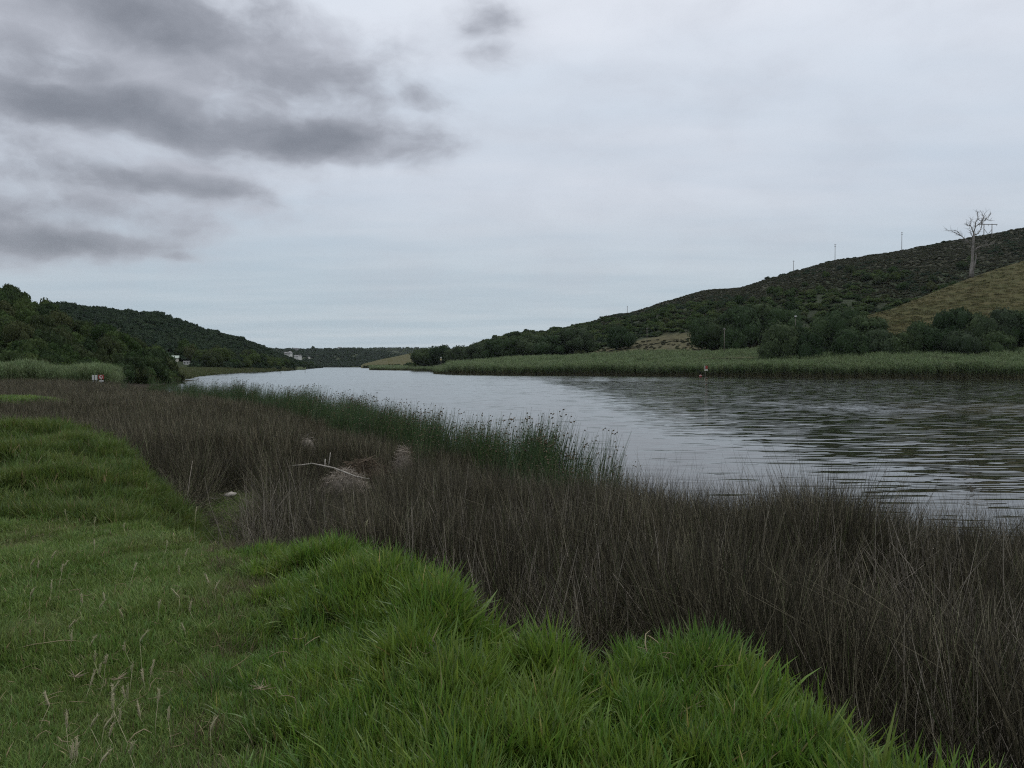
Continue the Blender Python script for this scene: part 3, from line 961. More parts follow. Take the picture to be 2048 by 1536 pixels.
def rushes():
    rng = np.random.default_rng(5)
    # near belt
    P = np.concatenate([sample_area(30000, -7, 14, 2.2, 14, rng), sample_area(9000, -15, 3, 13, 24, rng)])
    z, ds, dg, dl = ground_z(P[:, 0], P[:, 1])
    d = np.hypot(P[:, 0], P[:, 1])
    a = np.abs(P[:, 0] / np.maximum(P[:, 1], .1))
    keep = (ds > -0.25) & (dg < -0.30) & (a < 1.0)
    keep &= rng.random(len(P)) < np.clip(9.0 / np.maximum(d, 6), 0.0, 1.0) * np.where(d < 9, 0.62, 0.85)
    keep &= ~(inside(P, CLEARING))
    for (hx, hy), (rx, ry) in HEAPS:
        if rx: keep &= ((P[:, 0] - hx) / rx) ** 2 + ((P[:, 1] - hy) / ry) ** 2 > 0.8
    # gaps
    keep &= fbm(P[:, 0] * 1.3, P[:, 1] * 1.3, 14) > 0.42
    P, z, ds, dg = P[keep], z[keep], ds[keep], dg[keep]
    n = len(P)
    tangle = fbm(P[:, 0] * 0.6, P[:, 1] * 0.6, 15) + rng.normal(0, 0.06, n)
    idx = np.where(tangle > 0.55, rng.integers(4, 7, n), rng.integers(0, 4, n))
    s = rng.uniform(0.8, 1.15, n) * (0.70 + 0.62 * fbm(P[:, 0] * 0.75, P[:, 1] * 0.75, 16, 3))
    s *= np.where(dg > -0.8, 0.85, 1)
    low = seg_dist(P, [(-4.0, 10.2), (-3.2, 10.2), (-2.9, 13)]) < 1.0
    s = np.where(low, s * 0.7, s) * sight_scale(P) * np.where(P[:, 0] < 1.8, np.interp(ds, [0, 4], [0.78, 1.0]), 1)
    rot = np.stack([rng.normal(0, 0.06, n), rng.normal(0, 0.06, n), rng.uniform(0, 6.28, n)], 1)
    scatter("rushes", rush_near, np.column_stack([P, z]), rot, np.stack([s, s, s], 1), idx,
            "dark brown rushes crowding the low ground between grassy bank and water", "rushes")
    # long pale stems leaning criss-cross through the dark mass
    ms = []
    for k in range(5):
        r5 = np.random.default_rng(820 + k); st = []
        for q in range(7):
            th, da, Ls = abs(r5.normal(0.25, 0.45)), r5.uniform(0, 6.28), r5.uniform(0.6, 1.15)
            d = np.array([math.sin(th) * math.cos(da), math.sin(th) * math.sin(da), math.cos(th)])
            b0 = np.array([r5.uniform(-.35, .35), r5.uniform(-.35, .35), r5.uniform(0, .15)])
            st.append((np.array([b0, b0 + d * Ls * .35, b0 + d * Ls * .7 + r5.normal(0, .02, 3), b0 + d * Ls + r5.normal(0, .04, 3)]),
                       np.array([.0034, .0033, .0028, .0010]), np.array([1, 1, 1.]) * r5.uniform(.45, 1.15)))
        V, F, C = bundle(st)
        ms.append(mesh_data("pale_stems", V, F, M["palestem"], C))
    Q = sample_area(2600, -5, 9, 3.0, 14, rng)
    zq, dsq, dgq, dlq = ground_z(Q[:, 0], Q[:, 1])
    k2 = (dsq > 0.3) & (dgq < -0.55) & (np.abs(Q[:, 0] / Q[:, 1]) < 0.9) & (fbm(Q[:, 0] * 0.7, Q[:, 1] * 0.7, 91) > 0.42) & (sight_scale(Q) > 0.9)
    Q, zq = Q[k2], zq[k2]; m = len(Q)
    sq = rng.uniform(0.75, 1.05, m)
    scatter("dry_stems", source_collection("pale_stem_clumps", ms), np.column_stack([Q, zq]), np.stack([rng.normal(0, .1, m), rng.normal(0, .1, m), rng.uniform(0, 6.28, m)], 1),
            np.stack([sq, sq, sq], 1), rng.integers(0, 5, m), "pale dead stems leaning criss-cross through the near dark rushes", "stems")
    # far belt to the left
    P = sample_polar(16000, -420, 1010, 20, 92, rng, 0.5)
    z, ds, dg, dl = ground_z(P[:, 0], P[:, 1])
    keep = (ds > 0.5) & (dg < -0.4)
    dsk = ds
    e = ((P[:, 0] - PATCH_C[0]) / PATCH_R[0]) ** 2 + ((P[:, 1] - PATCH_C[1]) / PATCH_R[1]) ** 2
    keep &= e > 1.15
    keep &= ~((P[:, 1] > 82) & (P[:, 0] < -0.44 * P[:, 1]))
    P, z, dsk = P[keep], z[keep], dsk[keep]; n = len(P)
    s = rng.uniform(0.8, 1.1, n) * (0.8 + 0.45 * fbm(P[:, 0] * 0.15, P[:, 1] * 0.15, 26)) * np.interp(dsk, [0, 5], [0.75, 1]) * sight_scale(P)
    rot = np.stack([rng.normal(0, 0.05, n), rng.normal(0, 0.05, n), rng.uniform(0, 6.28, n)], 1)
    wide = s * (1 + np.clip((P[:, 1] - 25) / 60, 0, 1) * 0.8)
    scatter("rushes", rush_far, np.column_stack([P, z]), rot, np.stack([wide, wide, s], 1), rng.integers(0, 5, n),
            "greyish brown rushes stretching from the mown lawn to the far signs", "rushes")


rushes()


# --- green club sedge at the water's edge
def sedge_clump(rng, n, rad, h, thick):
    st = []
    for k in range(n):
        a = rng.uniform(0, 2 * PI); r = rad * math.sqrt(rng.random())
        b = np.array([r * math.cos(a), r * math.sin(a), -0.3])
        L = (h + 0.3) * rng.uniform(0.62, 1.08)
        da = rng.normal(0.2, 1.1); d = np.array([math.cos(da), math.sin(da), 0])
        t = abs(rng.normal(0, 0.09)); bend = rng.uniform(0.05, 0.4)
        P = [b]
        for s in range(4):
            P.append(P[-1] + (d * math.sin(t) + np.array([0, 0, 1]) * math.cos(t)) * L / 4); t += bend / 4
        P = np.array(P)
        f = rng.uniform(0.65, 1.3)
        c = np.array([1, 1, 1]) * f
        if rng.random() < 0.1: c = np.array([2.6, 1.6, 1.8]) * f
        st.append((P, thick * np.array([1, 1, 0.85, 0.6, 0.25]), c))
        if rng.random() < 0.24:      # brown flower cluster just under the tip
            q = P[-1]; dd = np.array([rng.uniform(0.2, 1), rng.uniform(-.5, .5), rng.uniform(-0.3, 0.6)]); dd /= np.linalg.norm(dd)
            Lh = rng.uniform(0.025, 0.05)
            st.append((np.array([q, q + dd * Lh * .4, q + dd * Lh * 0.8, q + dd * Lh * 1.2, q + dd * Lh * 1.5]),
                       np.array([0.004, 0.014, 0.017, 0.012, 0.002]), np.array([1.5, 0.62, 0.85]) * rng.uniform(0.7, 1.3)))
    return bundle(st)


sedge_m = []
for k in range(5):
    V, F, C = sedge_clump(np.random.default_rng(300 + k), 60, 0.28, 1.75, 0.0058)
    sedge_m.append(mesh_data("sedge_clump", V, F, M["sedge"], C))
sedge_c = source_collection("sedge", sedge_m)


def sedges():
    rng = np.random.default_rng(8)
    line = np.array([(1.75, 13.6), (1.35, 15.0), (0.95, 17.6), (-0.2, 20.6), (-2.2, 23.0), (-5.2, 30.6), (-9.2, 39.5), (-17.8, 55.5), (-28.5, 70)])
    seg = np.linalg.norm(np.diff(line, axis=0), axis=1); cum = np.concatenate([[0], np.cumsum(seg)])
    dens = np.array([2.2, 5.0, 9.0, 8.5, 8.0, 6.5, 5.0, 4.0])      # clumps a metre of shore
    P = []
    for i in range(len(seg)):
        m = int(seg[i] * dens[i] * 1.45)
        t = rng.random(m)[:, None]
        tang = (line[i + 1] - line[i]) / seg[i]; nor = np.array([tang[1], -tang[0]])
        wid = np.interp(i, [0, 2, 4, 7], [0.35, 0.75, 0.9, 1.7])
        P.append(line[i] + t * (line[i + 1] - line[i]) + nor * rng.normal(0.1, wid, (m, 1)))
    P = np.vstack(P)
    z, ds, dg, dl = ground_z(P[:, 0], P[:, 1])
    keep = (ds > -1.6) & (fbm(P[:, 0] * 0.5, P[:, 1] * 0.5, 18) > 0.3)
    P, z = P[keep], z[keep]; n = len(P)
    s = rng.uniform(0.78, 1.1, n) * (0.8 + 0.42 * fbm(P[:, 0] * 0.4, P[:, 1] * 0.4, 19))
    s *= np.interp(P[:, 1], [13, 16, 18, 60], [0.42, 0.70, 0.95, 1.0])
    rot = np.stack([rng.normal(0, 0.05, n), rng.normal(0.05, 0.05, n), rng.normal(0, 0.9, n)], 1)
    scatter("sedges", sedge_c, np.column_stack([P, z]), rot, np.stack([s, s, s], 1), rng.integers(0, 5, n),
            "tall dark green sedges with brown heads standing along the near water edge", "sedges")


sedges()


# --- common reed for the far banks
def reed_clump(rng, n, rad, h, thick):
    parts = []
    for k in range(n):
        a = rng.uniform(0, 2 * PI); r = rad * math.sqrt(rng.random())
        b = np.array([r * math.cos(a), r * math.sin(a), -0.3])
        L = (h + 0.3) * rng.uniform(0.7, 1.08)
        da = rng.uniform(0, 2 * PI); d = np.array([math.cos(da), math.sin(da), 0]); t = abs(rng.normal(0, 0.08)); bend = rng.uniform(0, 0.25)
        P = [b]
        for s in range(4):
            P.append(P[-1] + (d * math.sin(t) + np.array([0, 0, 1]) * math.cos(t) + np.array([0.03, 0, 0])) * L / 4); t += bend / 4
        P = np.array(P); f = rng.uniform(0.75, 1.25)
        brown = np.array([1.15, 0.82, 0.95]); green = np.array([1, 1, 1.0])
        C = np.array([brown, brown, brown * .5 + green * .5, green, green]) * f
        V, F = tube(P, thick * np.array([1, 1, .9, .7, .4]), 3)
        parts.append((V, F, np.repeat(C, 3, 0)))
        for q in range(7):
            u_ = rng.uniform(0.42, 1.0)
            pb = np.array([np.interp(u_, np.linspace(0, 1, 5), P[:, m]) for m in range(3)])
            cc = (brown if u_ < 0.5 and rng.random() < .6 else green) * f * rng.uniform(.8, 1.2)
            parts.append(blade(pb, rng.uniform(0, 6.28), rng.uniform(0.35, 0.7), thick * 5, rng.uniform(0.3, 0.9), rng.uniform(0.2, 1.0), cc, rng, 2))
    return join(parts)


reed_m = []
for k in range(5):
    V, F, C = reed_clump(np.random.default_rng(400 + k), 26, 0.7, 2.7, 0.012)
    reed_m.append(mesh_data("reed_clump", V, F, M["reed"], C))
reed_c = source_collection("reed", reed_m)


def reeds():
    rng = np.random.default_rng(9)
    n = 15000
    px = rng.uniform(868, 2350, n); dep = rng.random(n) ** 1.25
    F_ = np.interp(px, RBpx, RBF); B_ = np.interp(px, RBpx, RBD)
    tmax = np.interp(px, [868, 1000, 1200, 1400, 1540, 1700, 2350], [0.55, 0.55, 0.70, 0.58, 0.72, 0.85, 0.9])
    t = dep * tmax
    P = RB.pos(px, t)
    n = len(P)
    s = rng.uniform(0.85, 1.2, n) * (0.68 + 0.3 * fbm(P[:, 0] / 7, P[:, 1] / 7, 20) + 0.34 * fbm(P[:, 0] / 22, P[:, 1] / 22, 27))
    s *= np.where(px < 895, 0.6, 1)
    rot = np.stack([rng.normal(0, 0.05, n), rng.normal(0, .05, n), rng.uniform(0, 6.28, n)], 1)
    scatter("reeds", reed_c, P, rot, np.stack([s * 1.25, s * 1.25, s], 1), rng.integers(0, 5, n),
            "wide belt of tall green reeds along the opposite bank below the hill", "reeds")
    # left, behind the signs
    n = 900
    px = rng.uniform(-60, 236, n); D = rng.uniform(86, 104, n)
    a, _ = slopes(px, 731)
    x, y = a * D, D
    z, ds, dg, dl = ground_z(x, y)
    keep = ds > 3
    x, y, z, px = x[keep], y[keep], z[keep], px[keep]; n = len(x)
    s = rng.uniform(0.7, 0.95, n) * np.interp(px, [-60, 10, 60, 120, 190, 236], [0.7, 0.95, 1.1, 0.8, 1.0, 0.9])
    rot = np.stack([rng.normal(0, 0.05, n), rng.normal(0, .05, n), rng.uniform(0, 6.28, n)], 1)
    scatter("reeds", reed_c, np.stack([x, y, z], 1), rot, np.stack([s, s, s], 1), rng.integers(0, 5, n),
            "patch of pale green reeds behind the signs at the foot of the near hill", "reeds")
    # the marsh point
    n = 1500
    px = rng.uniform(741, 900, n); t = rng.random(n) ** 1.3 * 0.9
    P = MP.pos(px, t)
    s = rng.uniform(0.5, 0.8, n)
    rot = np.stack([rng.normal(0, 0.05, n), rng.normal(0, .05, n), rng.uniform(0, 6.28, n)], 1)
    scatter("marsh_grass", reed_c, P, rot, np.stack([s * 2.4, s * 2.4, s], 1), rng.integers(0, 5, n),
            "low olive marsh grass on the point where the river bends", "marsh grass")


reeds()


# ------------------------------------------------------------------ foreground grass
def tuft(rng, n, rad, lmin, lmax, width, lean, curl, dead=0.06, deadcol=(2.6, 1.45, 3.4)):
    parts = []
    for k in range(n):
        a = rng.uniform(0, 2 * PI); r = rad * math.sqrt(rng.random())
        f = rng.uniform(0.75, 1.25)
        c = np.array([1, 1, 1.0]) * f * np.array([rng.uniform(.9, 1.12), 1, rng.uniform(.85, 1.2)])
        if rng.random() < dead: c = np.array(deadcol) * rng.uniform(0.6, 1.1)
        da = a + rng.normal(0, 1.0)
        parts.append(blade((r * math.cos(a), r * math.sin(a), -0.01), da, rng.uniform(lmin, lmax), width * rng.uniform(.7, 1.3),
                           abs(rng.normal(0, lean)), rng.uniform(0.1, curl), c, rng))
    return join(parts)


def tuft_set(name, seed, count, mat, **kw):
    ms = []
    for k in range(count):
        V, F, C = tuft(np.random.default_rng(seed + k), **kw)
        ms.append(mesh_data(name, V, F, mat, C))
    return source_collection(name, ms)


long_c = tuft_set("long_tuft", 500, 6, M["long"], n=46, rad=0.08, lmin=0.07, lmax=0.20, width=0.0085, lean=0.48, curl=0.9, dead=0.055)
lawn_c = tuft_set("lawn_tuft", 520, 6, M["lawn"], n=110, rad=0.13, lmin=0.025, lmax=0.07, width=0.0040, lean=0.5, curl=1.2, dead=0.05)
thatch_c = tuft_set("thatch_tuft", 560, 4, M["thatch"], n=46, rad=0.10, lmin=0.06, lmax=0.17, width=0.0032, lean=0.9, curl=0.9, dead=0.1, deadcol=(2.0, 2.0, 2.0))
mound_c = tuft_set("mound_tuft", 540, 5, M["mound"], n=80, rad=0.15, lmin=0.08, lmax=0.19, width=0.006, lean=0.5, curl=1.2, dead=0.05)


def normals_at(P, e=0.06):
    zx = ground_z(P[:, 0] + e, P[:, 1])[0] - ground_z(P[:, 0] - e, P[:, 1])[0]
    zy = ground_z(P[:, 0], P[:, 1] + e)[0] - ground_z(P[:, 0], P[:, 1] - e)[0]
    return zx / (2 * e), zy / (2 * e)


def grass():
    rng = np.random.default_rng(13)
    # long kikuyu on the bank, from lawn edge to the drop
    P = sample_area(19000, -4.2, 3.6, 2.2, 9.4, rng)
    z, ds, dg, dl = ground_z(P[:, 0], P[:, 1])
    hum = 0.3 * fbm(P[:, 0] * 1.05 + 7, P[:, 1] * 1.05, 21, 3) + 0.35 * tussock(P[:, 0], P[:, 1]) + 0.13
    tus = tussock(P[:, 0], P[:, 1])
    keep = (dg > -0.42) & (rng.random(len(P)) < sstep(-0.15, 0.9, -dl + (fbm(P[:, 0] * 1.4, P[:, 1] * 1.4, 3) - 0.5) * 1.2))
    keep &= ~((tus < 0.34) & (rng.random(len(P)) < 0.88))
    P, z, dg, dl, hum = P[keep], z[keep], dg[keep], dl[keep], hum[keep]; n = len(P)
    gx, gy = normals_at(P)
    s = rng.uniform(0.7, 1.25, n) * np.clip(0.85 + (hum - 0.45) * 1.9, 0.5, 1.35)
    s *= 1 + 0.35 * sstep(0.9, 0.1, np.abs(dg)) * sstep(8, 4, P[:, 1])
    s *= np.interp(-dl, [-0.2, 1.2], [0.5, 1.0])
    rot = np.stack([np.clip(gy, -.7, .7) * 0.7 + rng.normal(0, 0.12, n), -np.clip(gx, -.7, .7) * 0.7 + rng.normal(0, 0.12, n), rng.uniform(0, 6.28, n)], 1)
    rot[:, 0] *= -1; rot[:, 1] *= 1
    scatter("long_grass", long_c, np.column_stack([P, z]), rot, np.stack([s, s, s], 1), rng.integers(0, 6, n),
            "thick bright green long grass in tussocks along the bank edge", "grass")
    # dead thatch showing in the hollows
    Q = sample_area(5200, -3.6, 3.4, 2.3, 9.0, rng)
    zq, dsq, dgq, dlq = ground_z(Q[:, 0], Q[:, 1])
    hq = tussock(Q[:, 0], Q[:, 1])
    kq = (dgq > -0.35) & (dlq < 0.2) & ((hq < 0.30) | (rng.random(len(Q)) < 0.10))
    Q, zq = Q[kq], zq[kq]; m = len(Q)
    sq = rng.uniform(0.7, 1.2, m)
    scatter("dead_grass", thatch_c, np.column_stack([Q, zq]), np.stack([rng.normal(0, .2, m), rng.normal(0, .2, m), rng.uniform(0, 6.28, m)], 1),
            np.stack([sq, sq, sq], 1), rng.integers(0, 4, m), "brown dead thatch showing in the hollows between green tussocks", "dead grass")
    # mown lawn
    P = np.concatenate([sample_area(11000, -9, -0.4, 2.2, 7.5, rng), sample_area(5000, -12, -2, 7.5, 12, rng)])
    z, ds, dg, dl = ground_z(P[:, 0], P[:, 1])
    keep = (dl > -0.9) & (dg > 0.0) & (np.abs(P[:, 0] / P[:, 1]) < 0.95)
    keep &= rng.random(len(P)) < sstep(-0.9, 0.3, dl) * np.clip(5.5 / P[:, 1], 0.3, 1)
    P, z = P[keep], z[keep]; n = len(P)
    s = rng.uniform(0.7, 1.4, n) * (0.45 + 1.1 * fbm(P[:, 0] * 1.6, P[:, 1] * 1.6, 23, 3))
    rot = np.stack([rng.normal(0, 0.1, n), rng.normal(0, .1, n), rng.uniform(0, 6.28, n)], 1)
    ws = s * np.interp(P[:, 1], [3, 8, 12], [1.0, 1.25, 1.5])
    scatter("lawn_grass", lawn_c, np.column_stack([P, z]), rot, np.stack([ws, ws, s], 1), rng.integers(0, 6, n),
            "short dull green lawn with dry bits to the left of the bank", "grass")
    # humps at the left
    P = np.concatenate([sample_area(9000, -16, -3.0, 9.0, 18.5, rng)])
    z, ds, dg, dl = ground_z(P[:, 0], P[:, 1])
    keep = (dg > -0.5) & (dl < 0.8) & (np.abs(P[:, 0] / P[:, 1]) < 0.9)
    e = fbm(P[:, 0] * 0.62, P[:, 1] * 0.62, 77, 3)
    keep &= ~((hump_g(P[:, 0], P[:, 1]) < 0.35) & (rng.random(len(P)) < 0.85))
    P, z, e = P[keep], z[keep], e[keep]; n = len(P)
    s = rng.uniform(0.8, 1.25, n) * (0.55 + 0.5 * e + 0.4 * hump_g(P[:, 0], P[:, 1]))
    gx, gy = normals_at(P)
    rot = np.stack([-(np.clip(gy, -.7, .7) * 0.5) + rng.normal(0, 0.15, n), -np.clip(gx, -.7, .7) * 0.5 + rng.normal(0, 0.15, n), rng.uniform(0, 6.28, n)], 1)
    scatter("mound_grass", mound_c, np.column_stack([P, z]), rot, np.stack([s * 1.15, s * 1.15, s], 1), rng.integers(0, 5, n),
            "shaggy green grass over low humps beyond the lawn", "grass")
    # bright patch among the rushes far left, and the wet gap
    q = rng.normal(0, 0.42, (900, 2)); q = q[(q ** 2).sum(1) < 1]
    P = PATCH_C + q * PATCH_R
    z = ground_z(P[:, 0], P[:, 1])[0]; n = len(P)
    s = rng.uniform(1.6, 2.6, n)
    rot = np.stack([rng.normal(0, .1, n), rng.normal(0, .1, n), rng.uniform(0, 6.28, n)], 1)
    scatter("patch_grass", long_c, np.column_stack([P, z]), rot, np.stack([s, s, s * 0.5], 1), rng.integers(0, 6, n),
            "bright green grass hump among the rushes beyond the lawn", "grass")
    P = sample_area(1600, -6.6, -3.6, 11.4, 17.4, rng)
    P = P[inside(P, CLEARING)]; n = len(P)
    z = ground_z(P[:, 0], P[:, 1])[0]
    s = rng.uniform(0.8, 1.3, n)
    rot = np.stack([rng.normal(0, .1, n), rng.normal(0, .1, n), rng.uniform(0, 6.28, n)], 1)
    scatter("gap_grass", lawn_c, np.column_stack([P, z]), rot, np.stack([s * 1.3, s * 1.3, s], 1), rng.integers(0, 6, n),
            "flat yellow green grass in the gap between humps and rushes", "grass")


grass()


# ------------------------------------------------------------------ trees and bushes
def ico(sub=1):
    import bmesh
    bm = bmesh.new(); bmesh.ops.create_icosphere(bm, subdivisions=sub, radius=1.0)
    V = np.array([v.co[:] for v in bm.verts]); F = np.array([[v.index for v in f.verts] for f in bm.faces]); bm.free()
    return V, F


ICO1 = ico(2)


def crown(seed, leaves, size, lobes=11, flat=0.8, base=0.12):
    """leafy crown about 2 wide and 1.0*flat.. tall, standing on z=0"""
    rng = np.random.default_rng(seed)
    L = [((0, 0, 0.46 * flat), (0.62, 0.62, 0.44 * flat))]
    for k in range(lobes):
        a = rng.uniform(0, 2 * PI); el = rng.uniform(-0.15, 1.25)
        q = np.array([math.cos(a) * math.cos(el) * 0.62, math.sin(a) * math.cos(el) * 0.62, (0.42 + math.sin(el) * 0.42) * flat])
        r = rng.uniform(0.22, 0.42)
        L.append((q, (r, r, r * rng.uniform(0.7, 0.95) * max(flat, .7))))
    Vs, Fs, Cs = [], [], []; n = 0
    for c, r in L:            # dense inside of the crown
        V = ICO1[0] * np.array(r) * 0.86 + np.array(c)
        V = V + rng.normal(0, 0.02, V.shape)
        V[:, 2] = np.maximum(V[:, 2], base * 0.5)
        F4 = np.column_stack([ICO1[1], ICO1[1][:, 2]])
        Vs.append(V); Fs.append(ICO1[1] + n); n += len(V)
        Cs.append(np.tile(np.array([0.8, 0.85, 0.8]), (len(V), 1)))
    wts = np.array([r[0] ** 2 for c, r in L]); wts /= wts.sum()
    which = rng.choice(len(L), leaves, p=wts)
    tint_l = [rng.uniform(0.75, 1.3) for _ in L]
    cen = np.array([L[i][0] for i in which]); rad = np.array([L[i][1] for i in which])
    d = rng.normal(0, 1, (leaves, 3)); d /= np.linalg.norm(d, axis=1)[:, None]
    p = cen + d * rad * rng.uniform(0.86, 1.14, (leaves, 1))
    ok = p[:, 2] > base * rng.uniform(0.2, 1.2, leaves)
    p, d, which = p[ok], d[ok], which[ok]; m = len(p)
    nrm = d + rng.normal(0, 0.55, (m, 3)); nrm /= np.linalg.norm(nrm, axis=1)[:, None]
    u_ = np.cross(nrm, rng.normal(0, 1, (m, 3))); u_ /= np.linalg.norm(u_, axis=1)[:, None]
    v_ = np.cross(nrm, u_)
    s = size * rng.uniform(0.6, 1.35, (m, 1))
    quad = np.stack([p - u_ * s, p - v_ * s * .6, p + u_ * s, p + v_ * s * .6], 1).reshape(-1, 3)
    tri = np.arange(m)[:, None] * 4
    F = np.concatenate([tri + np.array([[0, 1, 2]]), tri + np.array([[0, 2, 3]])])
    Vs.append(quad); Fs.append(F + n)
    tl = np.array([tint_l[i] for i in which]) * rng.uniform(0.86, 1.14, m)
    Cs.append(np.repeat(tl[:, None] * np.array([1, 1, 1.0]), 4, 0))
    return np.vstack(Vs), np.vstack(Fs), np.vstack(Cs)


def crown_meshes(name, seed, count, mat, leaves, size, **kw):
    ms = []
    for k in range(count):
        V, F, C = crown(seed + k, leaves, size, **kw)
        ms.append(mesh_data(name, V, F, mat, C))
    return ms


tree_crowns = crown_meshes("crown", 600, 6, M["tree"], 2600, 0.045, lobes=14, flat=0.95, base=0.1)
bush_crowns = crown_meshes("bush", 620, 6, M["hillbush"], 1300, 0.062, lobes=11, flat=0.85, base=0.05)
scrub_crowns = crown_meshes("scrub", 640, 5, M["scrub"], 520, 0.10, lobes=6, flat=0.7, base=0.0)
small_crowns = crown_meshes("thicket", 660, 5, M["hillbush"], 420, 0.11, lobes=8, flat=0.85, base=0.0)
wood_crowns = crown_meshes("wood", 680, 5, M["woods"], 420, 0.11, lobes=8, flat=0.85, base=0.0)
wood_c = source_collection("woods", wood_crowns)
scrub_c = source_collection("scrubs", scrub_crowns)
small_c = source_collection("thickets", small_crowns)
bushes_c = source_collection("hill_bushes", bush_crowns)


def trunk_mesh():
    mb = MB()
    mb.tube([(0, 0, -0.12), (0.01, 0, 0.15), (0.03, 0.02, 0.4)], [0.055, 0.04, 0.028], 7)
    for a in (0.4, 2.3, 4.4):
        mb.tube([(0.01, 0, 0.16), (0.16 * math.cos(a), 0.16 * math.sin(a), 0.3), (0.36 * math.cos(a), 0.36 * math.sin(a), 0.5)], [0.026, 0.018, 0.008], 5)
    return mb.mesh("trunk", M["bark"], True)


TRUNK = trunk_mesh()


def tree(P, height, width, k, label, group, cat="tree", name="broadleaf_tree"):
    t = empty(name, P, random.uniform(0, 6.28))
    t.scale = (width / 2, width / 2, height / 0.95)
    tag(t, label, cat, group)
    link("trunk", TRUNK, t)
    link("crown", tree_crowns[k % 6], t, rot=(0, 0, 0))
    return t


def bush(P, height, width, k, label, group, name="bush"):
    o = link(name, bush_crowns[k % 6], None, P, (random.uniform(-.08, .08), random.uniform(-.08, .08), random.uniform(0, 6.28)), (width / 2, width / 2, height / 0.85))
    return tag(o, label, "bush", group)


def cover(hill, coll, n, p0, p1, t0, t1, smin, smax, seed, hmul=1.0, accept=None, nvar=5, tpow=1.0):
    rng = np.random.default_rng(seed)
    px = rng.uniform(p0, p1, n); t = t0 + (t1 - t0) * rng.random(n) ** tpow
    P = hill.pos(px, t)
    if accept is not None:
        k = accept(P, px, t, rng); P, px, t = P[k], px[k], t[k]
    n = len(P)
    s = rng.uniform(smin, smax, n) / 2
    rot = np.stack([rng.normal(0, .08, n), rng.normal(0, .08, n), rng.uniform(0, 6.28, n)], 1)
    P[:, 2] -= 0.15 * s
    return P, rot, np.stack([s, s, s * hmul * rng.uniform(.75, 1.25, n)], 1), rng.integers(0, nvar, n)


def hill_cover():
    # far ridges
    scatter("distant_woods", wood_c, *cover(C1, None, 2600, 440, 900, 0.0, 1.05, 6, 12, 31), "dark woods covering the far hill at the river end", "woods")
    scatter("distant_woods", small_c, *cover(C2, None, 700, 690, 960, 0.3, 1.05, 9, 16, 32), "hazy woods on the most distant ridge", "woods")
    # second hill on the left
    scatter("woods", wood_c, *cover(L2, None, 4600, -500, 644, 0.0, 1.04, 3.5, 7.5, 33, 1.0,
            lambda P, px, t, r: ~((t < 0.10) & (px > 325) & (px < 385))), "dense dark woods on the second hill along the left shore", "woods")
    # near hill on the left: undergrowth between the bushes
    scatter("undergrowth", small_c, *cover(L1, None, 1500, -700, 352, 0.0, 1.03, 1.6, 3.4, 34), "green undergrowth filling the near hill between its bushes", "undergrowth")
    # right hill: brown scrub high up, green thicket lower down
    def high_(P, px, t, r):
        k = t + (fbm(P[:, 0] / 50, P[:, 1] / 50, 3) - 0.5) * 0.9
        return (k > np.interp(px, [815, 1100, 1400, 2048], [1.0, 0.75, 0.32, 0.2])) & (dry_mask(P[:, 0], P[:, 1], px, t) < 0.3)

    def low_(P, px, t, r):
        k = t + (fbm(P[:, 0] / 50, P[:, 1] / 50, 3) - 0.5) * 0.9
        return (k < np.interp(px, [815, 1100, 1400, 2048], [1.4, 0.95, 0.48, 0.34])) & (dry_mask(P[:, 0], P[:, 1], px, t) < 0.3)
    scatter("scrub", scrub_c, *cover(R1, None, 42000, 900, 2350, 0.02, 1.03, 1.3, 3.0, 35, 0.72, high_), "brownish low scrub on the upper slope of the right hill", "scrub")
    scatter("thicket", small_c, *cover(R1, None, 5200, 815, 2300, 0.0, 1.0, 2.8, 7.0, 36, 0.9, low_), "green thicket on the lower slope of the right hill", "thicket")
    scatter("thicket", wood_c, *cover(R1, None, 2600, 1000, 2350, 0.2, 1.0, 2.2, 5.0, 46, 0.75,
            lambda P, px, t, r: fbm(P[:, 0] / 26, P[:, 1] / 40, 61) + 0.12 * (1 - t) > 0.60), "darker bushes running in bands through the upper scrub of the right hill", "thicket")
    scatter("scrub", scrub_c, *cover(R1, None, 500, 1130, 1580, 0.0, 0.16, 0.8, 2.2, 37, 0.8,
            lambda P, px, t, r: dry_mask(P[:, 0], P[:, 1], px, t) > 0.3), "scattered low shrubs in the tan clearing behind the reeds", "scrub")
    scatter("slope_scrub", scrub_c, *cover(R2, None, 260, 1745, 2350, 0.25, 0.98, 0.35, 1.1, 38, 0.6,
            lambda P, px, t, r: fbm(P[:, 0] / 10, P[:, 1] / 6, 4) > 0.52), "small dark shrubs dotted over the grazed slope", "scrub")
    P, rot, sc, idx = cover(R2, None, 5200, 1700, 2350, 0.0, 1.06, 1.2, 2.6, 45, 0.35)
    scatter("slope_grass", source_collection("slope_tufts", tuft_meadow("slope")), P, rot, sc, idx, "short rough olive grass on the grazed spur", "grass")
    scatter("thicket", small_c, *cover(C3, None, 160, 728, 850, 0.0, 0.12, 3, 6, 39), "dark bushes along the foot of the dry hillside far upriver", "thicket")
    # low growth between the trees behind the reeds
    P, rot, sc, idx = cover(RB, None, 1100, 1535, 2350, 0.74, 1.10, 3.5, 8.0, 43, 0.95)
    scatter("undergrowth", wood_c, P, rot, sc, idx, "dark undergrowth closing the gaps between the thicket trees behind the reeds", "undergrowth")
    # meadow in front of the second hill
    P, rot, sc, idx = cover(MD, None, 2600, 336, 590, 0.02, 1.0, 2.0, 4.0, 40, 0.5)
    scatter("meadow_grass", source_collection("meadow_tufts", tuft_meadow()), P, rot, sc * np.array([1, 1, 1.6]), idx, "pale rough grass along the left shore before the wooded hill", "grass")


